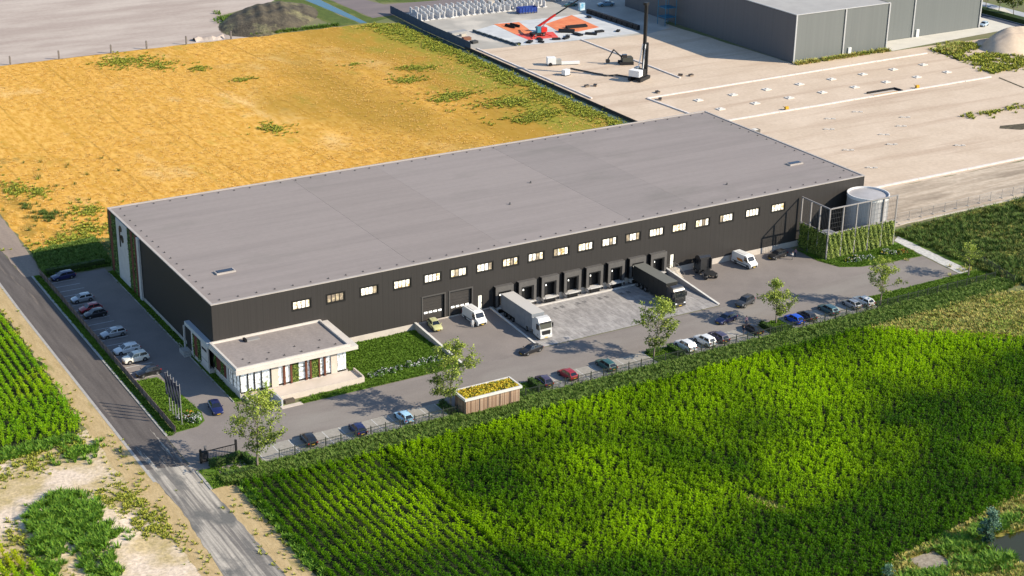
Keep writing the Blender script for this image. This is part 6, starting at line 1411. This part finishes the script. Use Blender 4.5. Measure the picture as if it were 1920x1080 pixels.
# ------------------------------------------------------------------ orange floor areas, rebar
om = mat('orange_membrane', (0.62, 0.16, 0.06), (0.70, 0.24, 0.10), 0.35, 0.7); rm = mat('red_membrane', (0.60, 0.06, 0.05), (0.66, 0.11, 0.08), 0.4, 0.7)
for i, (pts, m, lb) in enumerate((([(167.5, 197), (176.0, 195.8), (172.5, 181.5), (166.5, 182.5)], om, 'orange membrane sheet left of the boom lift'), ([(166.4, 182.2), (172.4, 181.3), (178.5, 179.8), (176.2, 173.0), (166.4, 174.3)], rm, 'red membrane sheet under the boom lift'), ([(182.0, 189.8), (196.0, 196.5), (194.5, 178.5), (185.5, 176.5), (180.5, 180.5)], om, 'orange membrane sheet right of the boom lift'))):
    tag(MB().prism(pts, 0.06, 0.10).build('membrane_sheet', m), lb, 'membrane')
dm = mat('stack_black', (0.012, 0.012, 0.014), rough=0.7)
for i, (x, y, w_, d_, a, lb) in enumerate(((169.8, 191, 4.2, .5, -1.35, 'first black bar on the left orange sheet'), (171.8, 191.4, 4.2, .5, -1.35, 'second black bar on the left orange sheet'), (188.0, 181.3, 7.0, 1.6, -0.1, 'long black bundle on the right orange sheet'), (182.0, 177.6, 5.0, 2.4, -0.6, 'black tarpaulin heap beside the boom lift'))):
    t = thing('steel_bundle', lb, 'bundle', (x, y, 0.11), a)
    for k in range(3): MB().box(-w_ / 2, -d_ / 2 + k * d_ / 3, 0, w_ / 2, -d_ / 2 + (k + .85) * d_ / 3, 0.5 + .12 * k).build('bundle_bar', dm, t)
pw = thing('precast_wall', 'row of dark precast panels standing along the slab edge', 'wall')
pmh = MB().box(-0.5, 0.05, 0.05, 0.5, 2.6, 1.5).mesh('panel', dm)
for i in range(10): obj('panel', pmh, pw, (203.2 + i * -0.12, 169.5 + i * 2.72, 0.02))
kb = thing('slab_edge_kerb', 'dark formwork edge along the left side of the pale slab', 'formwork')
for i in range(8): MB().box(-0.18, 0.02, 0, 0.18, 2.75, 0.7).build('formwork_board', mat('formwork', (0.07, 0.09, 0.10)), kb, (157.0 + i * 0.33, 191.5 - (i + 1) * 2.75, 0.02))
for i, (x, y, s) in enumerate(((160.5, 171, 1.0), (165, 171.5, 1.4), (169.5, 173, 1.2), (168, 169.8, 0.9), (174, 170.8, 1.2), (177, 170.3, 1.0), (179, 172.2, 1.2), (183, 172.8, 1.6), (187, 171.6, 1.8), (191, 173, 1.4), (196.5, 171, 1.0), (199, 191, 1.0))):
    t = thing('site_pallet', ['dark pallet at the left front corner of the slab', 'second dark pallet along the slab front', 'third dark pallet along the slab front', 'fourth pallet along the slab front', 'fifth pallet along the slab front', 'sixth pallet along the slab front', 'seventh pallet along the slab front', 'eighth pallet along the slab front', 'ninth pallet along the slab front', 'tenth pallet along the slab front', 'last pallet along the slab front', 'lone pallet at the rear of the slab'][i], 'pallet', (x, y, 0.062), i * 0.7, 'pallets along the slab front')
    for k in range(3): MB().box(-s, -s * .5 + k * s * .36, 0, s, -s * .5 + k * s * .36 + s * .25, .5).build('load', dm, t)

# ------------------------------------------------------------------ machines
red = mat('machine_red', (0.50, 0.022, 0.015), rough=0.4); mblk = mat('machine_black', (0.015, 0.015, 0.016), rough=0.5); mwh = mat('machine_white', (0.72, 0.71, 0.69), rough=0.5)
bl = thing('boom_lift', 'red crane machine with raised boom on the red sheet', 'crane', (171.6, 177.6, 0.1))
MB().box(-2.2, -1.1, 0.5, 2.2, 1.1, 1.1).build('chassis', mblk, bl)
for ax in (-1.5, 1.5):
    for s in (-1, 1): w_ = obj('wheel', WH['truck'][0], bl, (ax, s * 1.2, .5)); obj('rim', WH['truck'][1], w_)
MB().box(0.8, -1.0, 1.1, 2.8, 1.0, 2.4).build('engine_house', red, bl); MB().box(-0.6, -0.9, 1.1, 0.7, 0.2, 2.9).build('cab', mat('cab_blue', (0.05, 0.20, 0.28), rough=0.2), bl)
MB().tube((-0.4, 0.6, 2.2), (5.4, -1.4, 6.2), 0.42, 0.36, 8).build('lower_boom', red, bl); MB().tube((5.0, -1.26, 5.95), (12.2, -3.8, 10.6), 0.26, 0.2, 8).build('upper_boom', mblk, bl); MB().tube((0.8, 0.3, 1.4), (2.6, -0.5, 3.9), 0.14, n=6).build('lift_ram', rimm, bl)
for a in ((-3.5, -2.8), (3.2, -3.0), (-3.5, 2.8), (3.6, 2.6)): MB().tube((a[0] * .4, a[1] * .3, 0.8), (a[0], a[1], 0.15), 0.12, n=6).build('outrigger', red, bl)
ld = thing('hung_load', 'pale blue bundle hanging from the raised crane boom', 'load', (184.6, 173.6, 7.4)); MB().box(-0.9, -0.5, 0, 0.9, 0.5, 2.2).build('bundle', mat('load_blue', (0.08, 0.28, 0.42), (0.55, 0.6, 0.62), 0.8, 0.5), ld); MB().tube((-0.6, 0, 2.2), (-0.7, 0.1, 3.2), 0.04, n=5).tube((0.6, 0, 2.2), (-0.7, 0.1, 3.2), 0.04, n=5).build('sling', mblk, ld)
rg_ = thing('piling_rig', 'tall black piling rig standing on the sand', 'piling rig', (169.6, 121.2, 0.02), R(28))
for s in (-1, 1):
    tr_ = MB(); N_ = 12
    outl = [(2.6 * (1 if k < 6 else -1) + .5 * math.sin(math.pi * (k % 6) / 5) * (1 if k < 6 else -1), .5 - .5 * math.cos(math.pi * (k % 6) / 5) if k < 6 else .5 + .5 * math.cos(math.pi * (k % 6) / 5)) for k in range(12)]
    tr_.ring([[(x, s * 1.2, z) for x, z in outl], [(x, s * 1.9, z) for x, z in outl]]).build('track', mblk, rg_)
MB().box(-2.4, -1.5, 1.05, 2.0, 1.5, 1.5).build('turntable', mblk, rg_); MB().box(-3.4, -1.6, 1.5, -1.2, 1.6, 3.2).build('counterweight', mwh, rg_); MB().box(-1.18, -1.5, 1.5, 1.0, 0.4, 3.0).build('engine_house', mblk, rg_); MB().box(-0.2, 0.5, 1.5, 1.4, 1.6, 3.3).build('cab', mat('rig_cab', (0.25, 0.28, 0.30), rough=0.3), rg_)
MB().box(2.1, -0.38, 0.3, 2.85, 0.38, 20.2).build('mast', mblk, rg_); MB().prism([(1.6, -0.5), (3.2, -0.5), (3.2, 0.5), (1.6, 0.5)], 20.2, 20.9).build('mast_head', mblk, rg_); MB().box(3.02, -0.55, 7.0, 3.9, 0.55, 9.6).build('hammer', mblk, rg_)
MB().tube((0.6, -0.7, 3.0), (2.2, -0.4, 9.5), 0.16, n=7).build('back_stay', mwh, rg_); MB().tube((0.6, 0.7, 3.0), (2.2, 0.4, 9.5), 0.16, n=7).build('back_stay', mwh, rg_); MB().box(1.4, -1.5, 1.6, 2.0, -0.9, 8.6).build('leader_rack', mblk, rg_)
ex = thing('excavator', 'dark excavator working behind the piling rig', 'excavator', (176.0, 137.0, 0.02), R(160))
for s in (-1, 1): MB().box(-2, s * 1.1 - .3, 0, 2, s * 1.1 + .3, 0.9).build('track', mblk, ex)
MB().box(-1.8, -1.3, 0.9, 1.2, 1.3, 2.1).build('house', mat('exc_dark', (0.06, 0.06, 0.05)), ex); MB().box(0.0, 0.2, 2.1, 1.3, 1.25, 3.0).build('cab', glass, ex); MB().tube((1.0, -0.3, 1.8), (3.6, -0.3, 4.2), 0.25, 0.2).build('boom', mblk, ex); MB().tube((3.6, -0.3, 4.2), (5.2, -0.3, 1.4), 0.2, 0.15).build('arm', mblk, ex); MB().prism([(4.7, -0.8), (5.7, -0.8), (5.7, 0.2), (4.7, 0.2)], 0.5, 1.4).build('bucket', mblk, ex)
pu = thing('concrete_pump', 'white pump unit with hose on the sand left of rig', 'pump', (157.0, 145.5, 0.02), -0.35)
MB().box(-1.8, -1.1, 0.5, 0.6, 1.1, 2.3).build('housing', mwh, pu); MB().box(0.62, -0.8, 0.4, 2.2, 0.8, 1.7).build('hopper', mat('pump_grey', (0.3, 0.3, 0.28)), pu); MB().box(2.3, -0.5, 0.2, 7.6, 0.5, 0.9).build('white_pipe', mwh, pu)
for s in (-1, 1): obj('wheel', WH['truck'][0], pu, (-1, s * 1.1, .5))
hs = MB(); pp_ = [(159, 139.5), (162.5, 131), (163.5, 128), (166.5, 127.5), (168, 124.5), (168.6, 122.5)]
for a, b2 in zip(pp_, pp_[1:]): hs.tube((a[0], a[1], .25), (b2[0], b2[1], .25), .22, n=6)
tag(hs.build('pump_hose', mat('hose_dark', (0.08, 0.075, 0.07))), 'dark hose snaking over sand from pump to rig', 'hose')
gn = thing('generator', 'small white generator on the sand below the pump', 'generator', (154.2, 134.5, 0.02), 0.3); MB().box(-1, -.7, .2, 1, .7, 1.6).build('case', mwh, gn); MB().box(-1.1, -.8, 0, 1.1, .8, .2).build('skid', mblk, gn)
for i, (x, y) in enumerate(((152.6, 121.5), (155.0, 121.0), (166, 107.5), (182.0, 119), (184.5, 117.5), (162.5, 101.5))):
    t = thing('equipment_case', ['left brown crate by the ditch beam', 'right brown crate by the ditch beam', 'dark box at the near sand edge', 'dark crate near the crossing beam', 'second dark crate near the crossing beam', 'small dark box beside the sand plot corner'][i], 'crate', (x, y, 0.02), i * .8)
    MB().box(-.6, -.42, 0, .6, .42, .5).build('case', mat('crate_brown', (0.20, 0.155, 0.12)), t); MB().box(-.63, -.45, .5, .63, .45, .56).build('lid', mblk, t)
tm_ = thing('scaffold_tower', 'blue scaffold and lift against the dark hall wall', 'scaffold', (215.5, 172, 0.02))
scb = mat('scaffold_blue', (0.03, 0.16, 0.26), rough=0.5)
for x in (-2, 2):
    for y in (-2, 2): MB().tube((x, y, 0), (x, y, 9), 0.12, n=6).build('upright', scb, tm_)
for z in (2.5, 5.5, 8.5): MB().box(-2.1, -2.1, z, 2.1, 2.1, z + .15).build('deck', scb, tm_)
